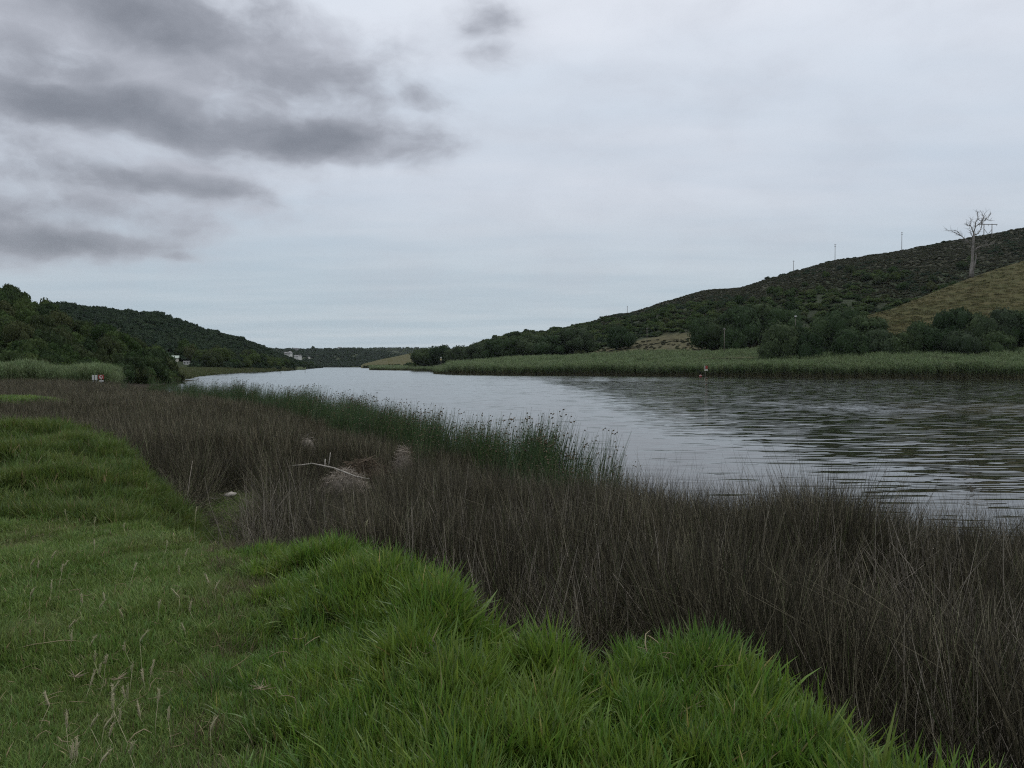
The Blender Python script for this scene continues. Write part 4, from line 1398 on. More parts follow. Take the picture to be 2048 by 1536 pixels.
def tuft_meadow(mat="meadow"):
    ms = []
    for k in range(5):
        V, F, C = tuft(np.random.default_rng(700 + k), n=70, rad=1.0, lmin=0.25, lmax=0.6, width=0.10, lean=0.3, curl=0.6, dead=0.0)
        ms.append(mesh_data("meadow_tuft", V, F, M[mat], C))
    return ms


hill_cover()


def far_trees():
    rng = np.random.default_rng(71)
    # the thicket of round trees between reeds and grazed spur, left to right
    spec = [  # px centre, top py, width px, distance, label
        (1572, 653, 78, 236, "rounded grey green tree at the left end of the thicket behind the reeds"),
        (1618, 668, 50, 232, "low tree beside the rounded one at the thicket's left end"),
        (1650, 640, 60, 246, "dark tree just left of the tallest dark crown behind the reeds"),
        (1690, 622, 80, 246, "tall broad dark crown where the thicket meets the grazed spur"),
        (1735, 636, 70, 240, "dark tree covering the low tip of the grazed spur"),
        (1700, 664, 64, 230, "pale green lower tree in front of the tall broad crown"),
        (1760, 662, 60, 230, "small round tree below the tip of the grazed spur"),
        (1800, 668, 60, 228, "low tree under the middle of the grazed slope's left part"),
        (1838, 650, 56, 230, "tree whose top just breaks the lower grazed slope"),
        (1868, 658, 54, 226, "squat grey tree at the middle of the right hand thicket"),
        (1905, 624, 70, 232, "tallest dark tree under the bare dead tree"),
        (1945, 632, 64, 230, "dark tree right of the tallest one, below the dead tree's foot"),
        (1975, 640, 60, 226, "brownish tree below the open grazed slope"),
        (2010, 622, 70, 230, "tall dark tree near the right edge of the thicket"),
        (2046, 628, 66, 228, "dark tree cut by the right edge of the picture"),
        (1925, 664, 62, 220, "low front tree standing at the reed tops below the tallest one"),
        (2000, 668, 64, 220, "low front tree at the reed tops toward the right edge"),
        (2090, 640, 66, 224, "tree just outside beyond the thicket's right end"),
        (1478, 618, 84, 292, "broad dark tree in the grove left of the thicket, behind the clearing"),
        (1520, 612, 84, 296, "dense dark tree highest in the grove behind the tan clearing"),
        (1560, 622, 70, 292, "dark tree at the right end of the grove behind the pale lamp post"),
        (1440, 636, 64, 290, "dark tree beside the wooden pole at the tan clearing"),
        (1404, 640, 56, 292, "round tree at the left end of the grove behind the clearing"),
        (1466, 662, 40, 272, "small bluish bush tree beside the pole in the clearing"),
        (1240, 655, 44, 345, "grey round tree on the slope over the left half of the clearing"),
        (1110, 672, 70, 372, "large round tree at the clearing's left end behind the reeds"),
        (1150, 660, 60, 368, "dark tree right of the large round one at the clearing's left end"),
        (1065, 672, 56, 385, "pale green tree with drooping sides behind the reeds"),
        (1030, 676, 54, 392, "grey green tree left of the pale drooping one behind the reeds"),
        (992, 682, 50, 405, "olive tree behind the reeds where the hill begins to rise"),
        (955, 688, 46, 425, "dark tree behind the narrow left part of the reed belt"),
        (918, 694, 44, 450, "dark tree above the left tip of the reed belt"),
        (885, 694, 44, 490, "dense dark tree right above the small marker post"),
        (850, 698, 44, 520, "foremost dark tree at the river end of the right hill"),
        (838, 708, 30, 530, "low dark tree at the very foot of the right hill's river end"),
    ]
    for k, (px, py, wpx, D, lab) in enumerate(spec):
        top = at(px, py, D)
        wm = wpx / FPX * D * 1.5
        # ground under the tree
        g = 0.0
        best = None
        for H in (RB, R1, R2):
            t = np.linspace(0, 1, 60); Q = H.pos(np.full(60, float(px)), t)
            if H is R2 and px < 1700: continue
            if Q[0, 1] <= D <= Q[-1, 1]:
                zz = np.interp(D, Q[:, 1], Q[:, 2]); best = zz if best is None else max(best, zz)
        base = best if best is not None else 3.0
        base = min(base, top[2] - 2.5)
        tree((top[0], D, base - 0.3), top[2] - base + 0.3, wm, k, lab, "trees along the foot of the right hill")
    # bushes one can pick out on the near left hill
    L = []
    n = 0
    for k in range(135):
        px = rng.uniform(-60, 345); t = rng.random() ** 1.2 * 1.0
        if k < 22: t = rng.uniform(-0.01, 0.08); px = -60 + k * 18.5 + rng.uniform(-6, 6)
        P = L1.pos(np.array([px]), np.array([t]))[0]
        wm = rng.uniform(3.4, 6.4) * (0.9 if k < 22 else 1)
        h = wm * rng.uniform(0.62, 0.9)
        if t > 0.75: wm, h = wm * 0.72, h * 0.62
        if px > 325: h *= 0.6
        if px > 235 and k < 22: wm, h = wm * 0.75, h * 0.7
        L.append((bush((P[0], P[1], P[2] - 0.4), h, wm, k, "bush", "bushes on the near left hill"), px, t))
    tell_apart(L, "rounded green bush", [(50, "over the left reeds' near end"), (110, "over the left reeds' middle"), (170, "left of the white panels"), (225, "above the white panels"),
               (280, "right of the red sign"), (999, "at the near hill's river end")], [(.1, "in the bottom row"), (.35, "low down"), (.62, "halfway up"), (.85, "high up"), (9, "on the crest")])
    L = []
    # ... and on the lower slope of the big hill
    for k in range(90):
        px = rng.uniform(960, 2048); t = rng.uniform(0.05, 0.62)
        P = R1.pos(np.array([px]), np.array([t]))[0]
        if dry_mask(P[0], P[1], px, t) > 0.3: continue
        wm = rng.uniform(4.0, 8.0)
        L.append((bush((P[0], P[1], P[2] - 0.3), wm * rng.uniform(0.55, 0.75), wm, k, "bush", "bushes on the right hill"), px, t))
    tell_apart(L, "dark scrub bush", [(1180, "left of the tan clearing"), (1420, "over the tan clearing"), (1600, "over the dark grove"), (1760, "left of the grazed spur"),
               (9999, "behind the grazed spur")], [(.2, "at the right hill's foot"), (.4, "low on the right hill"), (9, "midway up the right hill")])
    L = []
    for k in range(40):
        px = rng.uniform(360, 632); t = rng.uniform(0.0, 0.16)
        if 325 < px < 385: t += 0.1
        P = L2.pos(np.array([px]), np.array([t]))[0]
        wm = rng.uniform(6, 10)
        L.append((bush((P[0], P[1], P[2] - 0.3), wm * rng.uniform(0.6, 0.8), wm, k, "bush", "bushes at the left shore"), px, t))
    tell_apart(L, "dark shore bush", [(420, "near the white hut"), (490, "behind the meadow's left half"), (550, "behind the meadow's right half"), (590, "below the white houses"),
               (999, "at the wooded point's tip")], [(.08, "close to the shore"), (9, "set back up the slope")])
    # lone tree on the horizon
    P = at(626, 697, 1745)
    tree((P[0], P[1], P[2] - 5), 10, 9, 3, "lone round tree standing on the skyline of the far hill", None)


far_trees()


# ------------------------------------------------------------------ dead tree
def dead_tree():
    D = 272.0
    base = at(1944, 556, D)
    k = FPX / D

    def q(cx, cy, dep=0.0):
        """crop coordinates of the close look -> metres in the tree's own frame"""
        px, py = 1880 + cx / 8.536, 400 + cy / 8.536
        p = at(px, py, D)
        return np.array([p[0] - base[0], dep, p[2] - base[2]])
    t = empty("dead_tree", base)
    tag(t, "bare grey dead tree standing on the crest of the grazed slope", "tree")
    mb = MB()
    tr = [(538, 1320), (545, 1180), (560, 1040), (556, 900), (560, 760), (572, 640), (575, 560)]
    mb.tube([q(*p, dep=0.15 * math.sin(i)) for i, p in enumerate(tr)], [0.85, 0.66, 0.5, 0.44, 0.40, 0.34, 0.26], 9)
    mb.tube([q(560, 1200, -.3), (q(592, 1050, -.4)), q(604, 960, -.4), q(600, 910, -.3)], [0.35, 0.25, 0.18, 0.06], 6)   # the twisted second stem
    mb.tube([q(520, 1310, -.4), q(512, 1240, -.4), q(530, 1160, -.3)], [0.35, 0.24, 0.1], 6)
    link("trunk", mb.mesh("trunk", M["deadwood"], True), t)
    rng = np.random.default_rng(2)
    limbs = [
        [(575, 560), (600, 460), (660, 410), (720, 350), (715, 290), (740, 240)],
        [(600, 460), (600, 390), (635, 320), (620, 230), (612, 205)],
        [(575, 560), (545, 520), (505, 450), (430, 445), (415, 400)],
        [(505, 450), (520, 380), (545, 320)],
        [(560, 640), (520, 560), (500, 470)],
        [(580, 600), (660, 570), (715, 490), (740, 420), (770, 350), (840, 325), (930, 345)],
        [(720, 350), (770, 300), (755, 215)],
        [(760, 345), (820, 300), (890, 225)],
        [(570, 860), (640, 820), (720, 785), (800, 780), (890, 755), (960, 735)],
        [(790, 780), (795, 700)],
        [(556, 780), (500, 735), (400, 640), (345, 600), (325, 555), (250, 510)],
        [(345, 610), (270, 570), (190, 540), (80, 520)],
        [(500, 735), (430, 700), (350, 700)],
        [(640, 320), (690, 380), (650, 430)],
    ]
    for L in limbs:
        dep = rng.uniform(-2.2, 2.2)
        mb = MB()
        P = [q(*p, dep=dep * i / len(L)) for i, p in enumerate(L)]
        r0 = 0.19 if len(L) > 4 else 0.11
        mb.tube(P, np.linspace(r0, 0.035, len(P)), 5)
        for i in range(1, len(P)):      # twigs
            for _ in range(7):
                f = rng.random(); b = P[i - 1] * (1 - f) + P[i] * f
                d = (P[i] - P[i - 1]); d = d / np.linalg.norm(d) + rng.normal(0, 0.7, 3) + np.array([0, 0, 0.35]); d /= np.linalg.norm(d)
                ln = rng.uniform(0.6, 1.8)
                e = b + d * ln * .5 + rng.normal(0, 0.08, 3)
                mb.tube([b, e, e + (d + rng.normal(0, .4, 3)) * ln * .5], [0.045, 0.03, 0.012], 4)
        link("branch", mb.mesh("branch", M["deadwood"], True), t)


dead_tree()


# ------------------------------------------------------------------ poles
def pole(px, top, bot, D, label, arm=1.6, arms=1, r=0.16, group=None, lamp=False, sink=3.0):
    a = at(px, top, D); b = at(px, bot, D)
    h = a[2] - b[2]
    t = empty("utility_pole", (b[0], b[1], b[2] - sink))
    tag(t, label, "pole", group)
    mb = MB(); mb.tube([(0, 0, 0), (0, 0, (h + sink) * .5), (0, 0, h + sink)], [r, r * .9, r * .75], 8)
    link("post", mb.mesh("post", M["pole"], True), t)
    for i in range(arms):
        z = h + sink - 0.5 - i * 1.1
        mb = MB().box((0, -r - 0.06, z), (arm, 0.12, 0.14))
        ca = link("crossarm", mb.mesh("crossarm", M["pole"]), t)
        for x in (-arm * .42, arm * .42, 0.0):
            m2 = MB().tube([(x, -r - .06, z + .07), (x, -r - .06, z + .2), (x, -r - .06, z + .3)], [0.04, 0.075, 0.03], 6)
            link("insulator", m2.mesh("insulator", M["metal"], True), ca)
    if lamp:
        mb = MB().box((0, -0.25, h + sink + 0.05), (0.42, 0.7, 0.42))
        link("lamp_head", mb.mesh("lamp_head", M["white"]), t)
    return t


pole(1587, 521, 541, 560, "slim utility pole farthest left on the right hill's ridge", 1.4, 1, 0.17, "ridge poles")
pole(1670, 488, 520, 540, "utility pole in the middle of the three on the ridge", 1.2, 2, 0.18, "ridge poles")
pole(1803.5, 464, 498, 540, "tallest utility pole on the ridge, left of the dead tree", 1.2, 2, 0.18, "ridge poles")
pole(1448.5, 656, 700, 262, "wooden pole with short crossarm rising at the tan clearing", 0.9, 1, 0.13, None, sink=1.2)
pole(1294, 655, 692, 300, "thin grey pole at the left part of the tan clearing", 0.5, 1, 0.10, None, sink=1.2)
pole(1590.5, 633, 655, 255, "post with white lamp head rising over the thicket", 0.5, 0, 0.09, None, True, sink=6)
pole(1254.5, 612, 622, 620, "tiny pale pole on the skyline of the hill's left slope", 0.6, 1, 0.2, None, sink=3)


def h_frame():
    D = 570.0
    l = at(1968, 449, D); r_ = at(1984, 449, D); b = at(1976, 470, D)
    t = empty("power_pylon", (b[0], b[1], b[2] - 4))
    tag(t, "two legged power line frame with long crossbar behind the dead tree", "pylon")
    for s in (l, r_):
        x = s[0] - b[0]; h = s[2] - b[2] + 4
        mb = MB().tube([(x, 0, 0), (x, 0, h + 0.5)], [0.28, 0.24], 8); link("leg", mb.mesh("leg", M["pole"], True), t)
    h = l[2] - b[2] + 4
    x0 = at(1957, 449, D)[0] - b[0]; x1 = at(1994, 449, D)[0] - b[0]
    mb = MB().box(((x0 + x1) / 2, -0.45, h), (x1 - x0, 0.25, 0.42)); link("crossbar", mb.mesh("crossbar", M["pole"]), t)
    xl, xr = l[0] - b[0], r_[0] - b[0]
    for (xa, za, xb, zb) in ((xl, h - 3.2, xl + 2.4, h - 6.2), (xr, h - 3.0, xr - 2.4, h - 6.2)):
        mb = MB().tube([(xa, -.3, za), (xb, -.3, zb)], 0.15, 6); link("brace", mb.mesh("brace", M["pole"], True), t)
    for x in (x0 + .4, (xl + xr) / 2, x1 - .4):
        mb = MB().tube([(x, -.45, h - .2), (x, -.45, h - .7), (x, -.45, h - 1.2)], [0.1, 0.16, 0.08], 6); link("insulator", mb.mesh("insulator", M["metal"], True), t)


h_frame()


# ------------------------------------------------------------------ signs and markers
def disc(r, n=24, y=0.0, z=0.0, inner=0.0, th=0.02):
    """upright disc or ring facing -Y"""
    a = np.arange(n) * 2 * PI / n
    c, s_ = np.cos(a), np.sin(a)
    if inner:
        V = np.concatenate([np.stack([c * rr, np.full(n, yy), s_ * rr + z], 1) for rr, yy in ((r, y), (inner, y), (r, y + th), (inner, y + th))])
        F = []
        for i in range(n):
            j = (i + 1) % n
            F += [(i, n + i, n + j, j), (2 * n + j, 3 * n + j, 3 * n + i, 2 * n + i), (j, 2 * n + j, 2 * n + i, i), (n + i, 3 * n + i, 3 * n + j, n + j)]
    else:
        V = np.concatenate([np.stack([c * r, np.full(n, yy), s_ * r + z], 1) for yy in (y, y + th)])
        F = [tuple(range(n)), tuple(range(2 * n - 1, n - 1, -1))] + [((i + 1) % n, i, n + i, n + (i + 1) % n) for i in range(n)]
    return V, F


def left_signs():
    D = 80.0
    k = FPX / D
    # pair of white boards on one frame
    a = at(189.5, 756, D); g = gz(a[0], a[1])
    t = empty("notice_board", (a[0], a[1], g))
    tag(t, "pair of pale white notice panels on posts beside the red sign", "sign")
    for x0, x1 in ((184.0, 188.0), (189.6, 194.4)):
        xa, xb = at(x0, 756, D)[0] - a[0], at(x1, 756, D)[0] - a[0]
        zt, zb = at(190, 750, D)[2] - g, at(190, 760, D)[2] - g
        link("panel", MB().box(((xa + xb) / 2, 0, (zt + zb) / 2), (xb - xa, 0.03, zt - zb)).mesh("panel", M["white"]), t)
        link("post", MB().tube([((xa + xb) / 2, 0.05, -.3), ((xa + xb) / 2, 0.05, zt)], 0.035, 6).mesh("post", M["metal"]), t)
    # red round sign over a small white plate
    a = at(202, 754, D); g = gz(a[0], a[1])
    t = empty("warning_sign", (a[0], a[1], g))
    tag(t, "red framed sign with white symbol over a small white plate, left bank", "sign")
    cz = at(202, 754, D)[2] - g; wz = 11.0 / k
    link("panel", MB().box((0, 0.01, cz), (wz, 0.02, 8.6 / k)).mesh("panel", M["red"]), t)
    V, F = disc(3.5 / k, 20, -0.012, cz, 0.0, 0.01)
    link("disc", mesh_data("disc", V, F, M["white"]), t)
    # swimmer mark and slash of the prohibition
    mb = MB().box((0.6 / k, -0.02, cz + 0.8 / k), (3.4 / k, 0.008, 2.6 / k)).box((1.0 / k, -0.021, cz - 0.6 / k), (1.6 / k, 0.008, 1.6 / k))
    link("symbol", mb.mesh("symbol", M["red"]), t)
    pz = at(204, 762, D)[2] - g
    link("plate", MB().box((0.6 / k, 0, pz), (8.6 / k, 0.02, 3.6 / k)).mesh("plate", M["white"]), t)
    link("post", MB().tube([(0, 0.05, -.3), (0, 0.05, cz + 4 / k)], 0.04, 6).mesh("post", M["metal"]), t)
    # pale ring in front of the dark bushes
    D = 108.0
    a = at(233.5, 732, D); g = gz(a[0], a[1])
    t = empty("ring_marker", (a[0], a[1] - 4, g))
    tag(t, "small pale ring on a post before the dark bushes, right of the reeds", "marker")
    cz = a[2] - g
    V, F = disc(0.17, 18, 0, cz, 0.09, 0.06)
    link("ring", mesh_data("ring", V, F, M["white"]), t)
    link("post", MB().tube([(0, 0.09, -.3), (0, 0.09, cz + .1)], 0.04, 6).mesh("post", M["pole"]), t)


left_signs()


def right_markers():
    D = 224.0
    # sign in the reeds
    a = at(1410, 735, D)
    t = empty("river_sign", (a[0], 223.0, -0.2)); k = FPX / 223.0
    tag(t, "weathered red and white sign standing in the reeds across the river", "sign")
    z0 = a[2] + 0.2
    link("panel", MB().box((0, 0, z0 + 0.5 / k), (7.0 / k, 0.04, 6.0 / k)).mesh("panel", M["red"]), t)
    link("stripe", MB().box((-2.2 / k, -0.03, z0 + 0.8 / k), (2.2 / k, 0.02, 6.2 / k)).mesh("stripe", M["roofgreen"]), t)
    link("plate", MB().box((0.4 / k, 0, z0 - 5.0 / k), (7.0 / k, 0.04, 2.8 / k)).mesh("plate", M["cream"]), t)
    link("post", MB().tube([(0, 0.06, -.6), (0, 0.06, z0 + 3 / k)], 0.05, 6).mesh("post", M["pole"]), t)
    # red float at the waterline
    a = atz(1391.5, 752.5, 0.0)
    r = 0.42
    u_ = np.linspace(0, PI, 9)
    prof = [(r * math.sin(q) + 0.001, -r * .9 * math.cos(q)) for q in u_]
    V = np.array([(p * math.cos(b), p * math.sin(b), z) for p, z in prof for b in np.arange(16) * PI / 8])
    F = [(i * 16 + j, i * 16 + (j + 1) % 16, (i + 1) * 16 + (j + 1) % 16, (i + 1) * 16 + j) for i in range(8) for j in range(16)]
    t = empty("buoy", (a[0], a[1] - 6, 0.12))
    tag(t, "round red float on the water at the edge of the far reeds", "buoy")
    link("float_ball", mesh_data("float_ball", V, F, M["red"], None, True), t)
    link("band", MB().tube([(0, 0, 0.12), (0, 0, 0.22)], [r * 0.98, r * 0.93], 16).mesh("band", M["white"], True), t)
    link("eye", MB().tube([(0, 0, .36), (0, 0, .5)], 0.05, 6).mesh("eye", M["metal"]), t)
    # yellow white marker on a post at the reed tip
    a = at(882, 719, 330)
    t = empty("marker_post", (a[0], a[1], 0.8))
    tag(t, "small pale yellow marker on a dark post at the tip of the reeds", "marker")
    z0 = a[2] - 0.8
    link("board", MB().box((0, 0, z0), (0.6, 0.05, 0.62)).mesh("board", plain("yellow_paint", (0.55, 0.47, 0.25))), t)
    link("top_board", MB().box((0, 0, z0 + 0.75), (0.5, 0.05, 0.5)).mesh("top_board", M["white"]), t)
    link("post", MB().tube([(0, 0.06, -1), (0, 0.06, z0 + 1.0)], 0.09, 6).mesh("post", M["pole"]), t)
    # stake in the water
    a = atz(610, 746, 0.0)
    t = empty("river_stake", (a[0], a[1], 0))
    tag(t, "thin dark stake standing in the water off the left shore", "stake")
    link("shaft", MB().tube([(0, 0, -1), (0.03, 0, .6), (0.02, 0, 1.3)], [0.10, .09, .07], 6).mesh("shaft", M["pole"], True), t)
    link("top_mark", MB().box((0.02, 0, 1.32), (0.30, 0.2, 0.18)).mesh("top_mark", M["pole"]), t)
    a = atz(561, 746.5, 0.0)
    t = empty("water_bird", (a[0], a[1], 0))
    tag(t, "dark water bird floating off the left shore", "bird")
    V = ICO1[0] * np.array([0.30, 0.14, 0.13]) + np.array([0, 0, 0.06])
    link("body", mesh_data("body", V, ICO1[1], M["dark"], None, True), t)
    link("neck", MB().tube([(0.22, 0, .1), (0.28, 0, .25), (0.27, 0, .36), (0.36, 0, .37), (0.47, 0, .35)], [.06, .045, .05, .05, .01], 6).mesh("neck", M["dark"], True), t)


right_markers()


# ------------------------------------------------------------------ houses
def house(px, bot, D, w_px, h_px, roof_px, label, wallm, roofm, depth=6.0, windows=2, rz=0.0, sink=1.5, gable_front=False, group=None, door=True, hill=None):
    if hill is not None:
        t_ = np.linspace(0, 1.0, 400); Q = hill.pos(np.full(400, float(px)), t_)
        sy_ = (Q[:, 2] - EYE) / Q[:, 1]
        D = float(Q[np.argmin(np.abs(sy_ - slopes(px, bot + 1)[1])), 1])
    a = at(px, bot, D); k = FPX / D
    W, H, Rf = w_px / k, h_px / k, roof_px / k
    t = empty("house", (a[0], a[1], a[2]), rz)
    tag(t, label, "house", group)
    mb = MB().box((0, depth / 2, (H - sink) / 2), (W, depth, H + sink))
    link("wall", mb.mesh("wall", wallm), t)
    o = 0.25
    if gable_front:
        V = [(-W / 2 - o, -o, H), (W / 2 + o, -o, H), (0, -o, H + Rf), (-W / 2 - o, depth + o, H), (W / 2 + o, depth + o, H), (0, depth + o, H + Rf)]
        F = [(0, 3, 5, 2), (1, 2, 5, 4), (0, 1, 4, 3)]
        link("roof", mesh_data("roof", np.array(V, float), F, roofm), t)
        V = [(-W / 2, -0.02, H), (W / 2, -0.02, H), (0, -0.02, H + Rf * .96), (-W / 2, .2, H), (W / 2, .2, H), (0, .2, H + Rf * .96)]
        link("gable", mesh_data("gable", np.array(V, float), [(0, 1, 2), (3, 5, 4), (0, 2, 5, 3), (1, 4, 5, 2), (0, 3, 4, 1)], wallm), t)
    else:
        V = [(-W / 2 - o, -o, H), (W / 2 + o, -o, H), (W / 2 + o, depth / 2, H + Rf), (-W / 2 - o, depth / 2, H + Rf), (-W / 2 - o, depth + o, H), (W / 2 + o, depth + o, H)]
        F = [(0, 1, 2, 3), (3, 2, 5, 4), (0, 3, 4), (1, 5, 2), (0, 4, 5, 1)]
        link("roof", mesh_data("roof", np.array(V, float), F, roofm), t)
    for i in range(windows):
        x = (i + 0.5) / windows * W - W / 2
        wo = link("window", MB().box((x, -0.03, H * .55), (W / windows * .5, 0.06, H * .45)).mesh("window", M["white"]), t)
        link("pane", MB().box((x, -0.065, H * .55), (W / windows * .42, 0.02, H * .38)).mesh("pane", M["dark"]), wo)
    if door:
        link("door", MB().box((W * .02, -0.03, H * .36), (W * 0.1, 0.05, H * .7)).mesh("door", M["dark"]), t)


house(344, 719, 350, 22, 3.0, 5.0, "low house with a pale green roof half hidden in the left trees", M["cream"], M["roofgreen"], 5, 3, 0.25)
house(372.5, 729, 345, 11, 6.0, 1.2, "tiny white hut beside the shore meadow on the left", M["white"], M["roofgrey"], 2.4, 2, 0.15, door=False)
house(572, 708.5, 800, 6, 3.0, 1.8, "white house higher up at the left, on the wooded point", M["white"], M["roofgrey"], 8, 2, 0.2, 6, hill=L2)
house(577.5, 709.5, 790, 5.5, 3.2, 4.2, "white gabled house on the wooded point, pointed gable to the river", M["white"], M["roofgrey"], 9, 2, 0.0, 6, True, hill=L2)
house(592, 714, 860, 9, 2.4, 1.6, "long low white house farther along the wooded point", M["white"], M["roofgrey"], 8, 3, -0.1, 6, hill=L2)
house(598.5, 716, 850, 5.0, 5.0, 1.2, "square white house at the right of the wooded point", M["white"], M["roofgrey"], 8, 2, 0.1, 6, hill=L2)
house(601, 707.5, 1600, 5, 1.4, 0.8, "tiny pale house on the far hill behind the wooded point", M["cream"], M["roofgrey"], 9, 2, 0, 6)
house(617, 717, 1500, 2.6, 2.4, 1, "smallest pale cottage low on the far hill near the river", M["cream"], M["roofgrey"], 8, 1, 0, 6)
house(590, 697.6, 1700, 10, 1.0, 0.8, "long grey building just below the far hill's skyline", M["roofgrey"], M["metal"], 9, 3, 0, 6)
house(678, 696, 1740, 4.5, 1.6, 0.8, "white house on the skyline of the far hill", M["white"], M["metal"], 9, 2, 0, 6)
house(828, 705.6, 1075, 7, 1.2, 0.7, "pale building on top of the dry hillside upriver", M["cream"], M["roofgrey"], 7, 2, 0, 4)


# ------------------------------------------------------------------ drift and straw on the near bank
def stick(name, P, r, mat, label, cat, group=None, sides=6, smooth=True):
    P = np.asarray(P, float); b = P[0].copy()
    o = link(name, MB().tube(P - b, r, sides).mesh(name, mat, smooth), None, b)
    return tag(o, label, cat, group)


def heap(name, c, rx, ry, h, n, mat, label, lmin, lmax, th, seed, cat="heap", slope=0.3):
    rng = np.random.default_rng(seed)
    st = []
    for k in range(n):
        q = rng.normal(0, 0.45, 2)
        r2 = min(1.0, (q ** 2).sum())
        z = h * (1 - r2) * rng.uniform(0.3, 1.0)
        a = rng.uniform(0, PI); L = rng.uniform(lmin, lmax)
        d = np.array([math.cos(a), math.sin(a), rng.normal(0, slope)]); d /= np.linalg.norm(d)
        p = np.array([q[0] * rx, q[1] * ry, z])
        s_ = rng.normal(0, 0.06 * L, 3)
        st.append((np.array([p - d * L / 2, p + s_, p + d * L / 2]), th * np.array([1, 1, .5]) * rng.uniform(.6, 1.3), np.array([1, 1, 1]) * rng.uniform(.5, 1.2)))
    V, F, C = bundle(st)
    V2, F2 = ICO1[0] * np.array([rx * .8, ry * .8, h * .75]), ICO1[1]
    t = empty(name, (c[0], c[1], c[2]))
    tag(t, label, cat)
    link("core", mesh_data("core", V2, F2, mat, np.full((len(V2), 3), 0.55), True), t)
    o = link("straws", mesh_data("straws", V, F, mat, C), t); o["kind"] = "stuff"
    return t


def drift():
    g = atz
    def place(px, Y, up):
        a, _ = slopes(px, 731); x = float(a * Y)
        return (x, Y, gz(x, Y) + up)
    heap("straw_heap", place(688, 17.0, 0.15), 0.50, 0.40, 0.40, 900, M["straw"], "pale bleached heap of dead reed straw among the brown rushes", 0.08, 0.36, 0.0042, 3, slope=0.6)
    heap("twig_heap", place(728, 18.1, 0.15), 0.62, 0.5, 0.50, 520, M["twig"], "brown tangled heap of reed stems just behind the bleached straw", 0.2, 0.7, 0.006, 4)
    heap("reed_heap", place(805, 18.8, 0.25), 0.24, 0.3, 0.66, 420, M["straw"], "tan pile of broken reeds against the green sedges", 0.12, 0.4, 0.0045, 5, slope=1.0)
    heap("stem_heap", place(612, 22.0, 0.3), 0.35, 0.3, 0.62, 70, M["straw"], "small wisp of pale stems in front of the sedges, upstream of the heaps", 0.2, 0.45, 0.004, 6)
    # the curved bleached branch over the straw heap
    pts = [g(620, 926, 1.02), g(640, 930, 1.06), g(668, 936, 1.04), g(694, 946, 0.98), g(712, 953, 0.9), g(740, 958, 0.82)]
    Y0 = 16.75
    P = [np.array([p[0] * Y0 / p[1], Y0, EYE + (p[2] - EYE) * Y0 / p[1]]) for p in pts]
    stick("bleached_branch", P, [0.008, 0.014, 0.017, 0.016, 0.014, 0.007], M["bleached"], "curved bleached branch lying over the pale straw heap", "branch")
    P = [at(584, 931, Y0), at(603, 930, Y0), at(622, 927, Y0)]
    stick("bleached_branch", P, [0.008, 0.012, 0.012], M["bleached"], "straight pale stick lying left of the straw heap", "branch")
    stick("stake", [at(649, 936, Y0 + .1), at(650, 927, Y0 + .1), at(650.5, 918, Y0 + .1)], [0.016, 0.015, 0.013], M["bleached"], "shorter white upright stick beside the straw heap", "stick")
    stick("stake", [at(657, 934, Y0 + .5), at(659, 920, Y0 + .5), at(661, 905, Y0 + .5)], [0.011, 0.010, 0.008], M["bleached"], "taller thin upright stick behind the straw heap", "stick")
    # gap between humps and rushes
    c = atz(460, 991, 0.46)
    z0 = gz(c[0], c[1])
    V = ICO1[0] * np.array([0.125, 0.06, 0.045]); V = V + 0.012 * np.sin(V[:, [1, 2, 0]] * 60)
    tag(link("driftwood", mesh_data("driftwood", V, ICO1[1], M["bleached"], None, True), None, (c[0], c[1], z0 + 0.12), (0, -.1, 0.15)),
        "short bleached lump of driftwood lying in the grassy gap", "driftwood")
    q = [atz(380, 987, 0.5), atz(400, 991, 0.5), atz(425, 994, 0.5), atz(442, 993, 0.5)]
    q = [np.array([p[0], p[1], gz(p[0], p[1]) + 0.1]) for p in q]
    stick("dry_reed", q, [0.006, 0.009, 0.009, 0.006], M["bleached"], "pale stick lying at the lower rim of the grassy gap", "stick")
    stick("dry_reed", [at(374, 1000, 11.6), at(379, 960, 11.7), at(385, 922, 11.8)], [0.0035, .003, .0018], M["straw"], "lone tall pale stem leaning at the corner of the left humps", "stem")


drift()


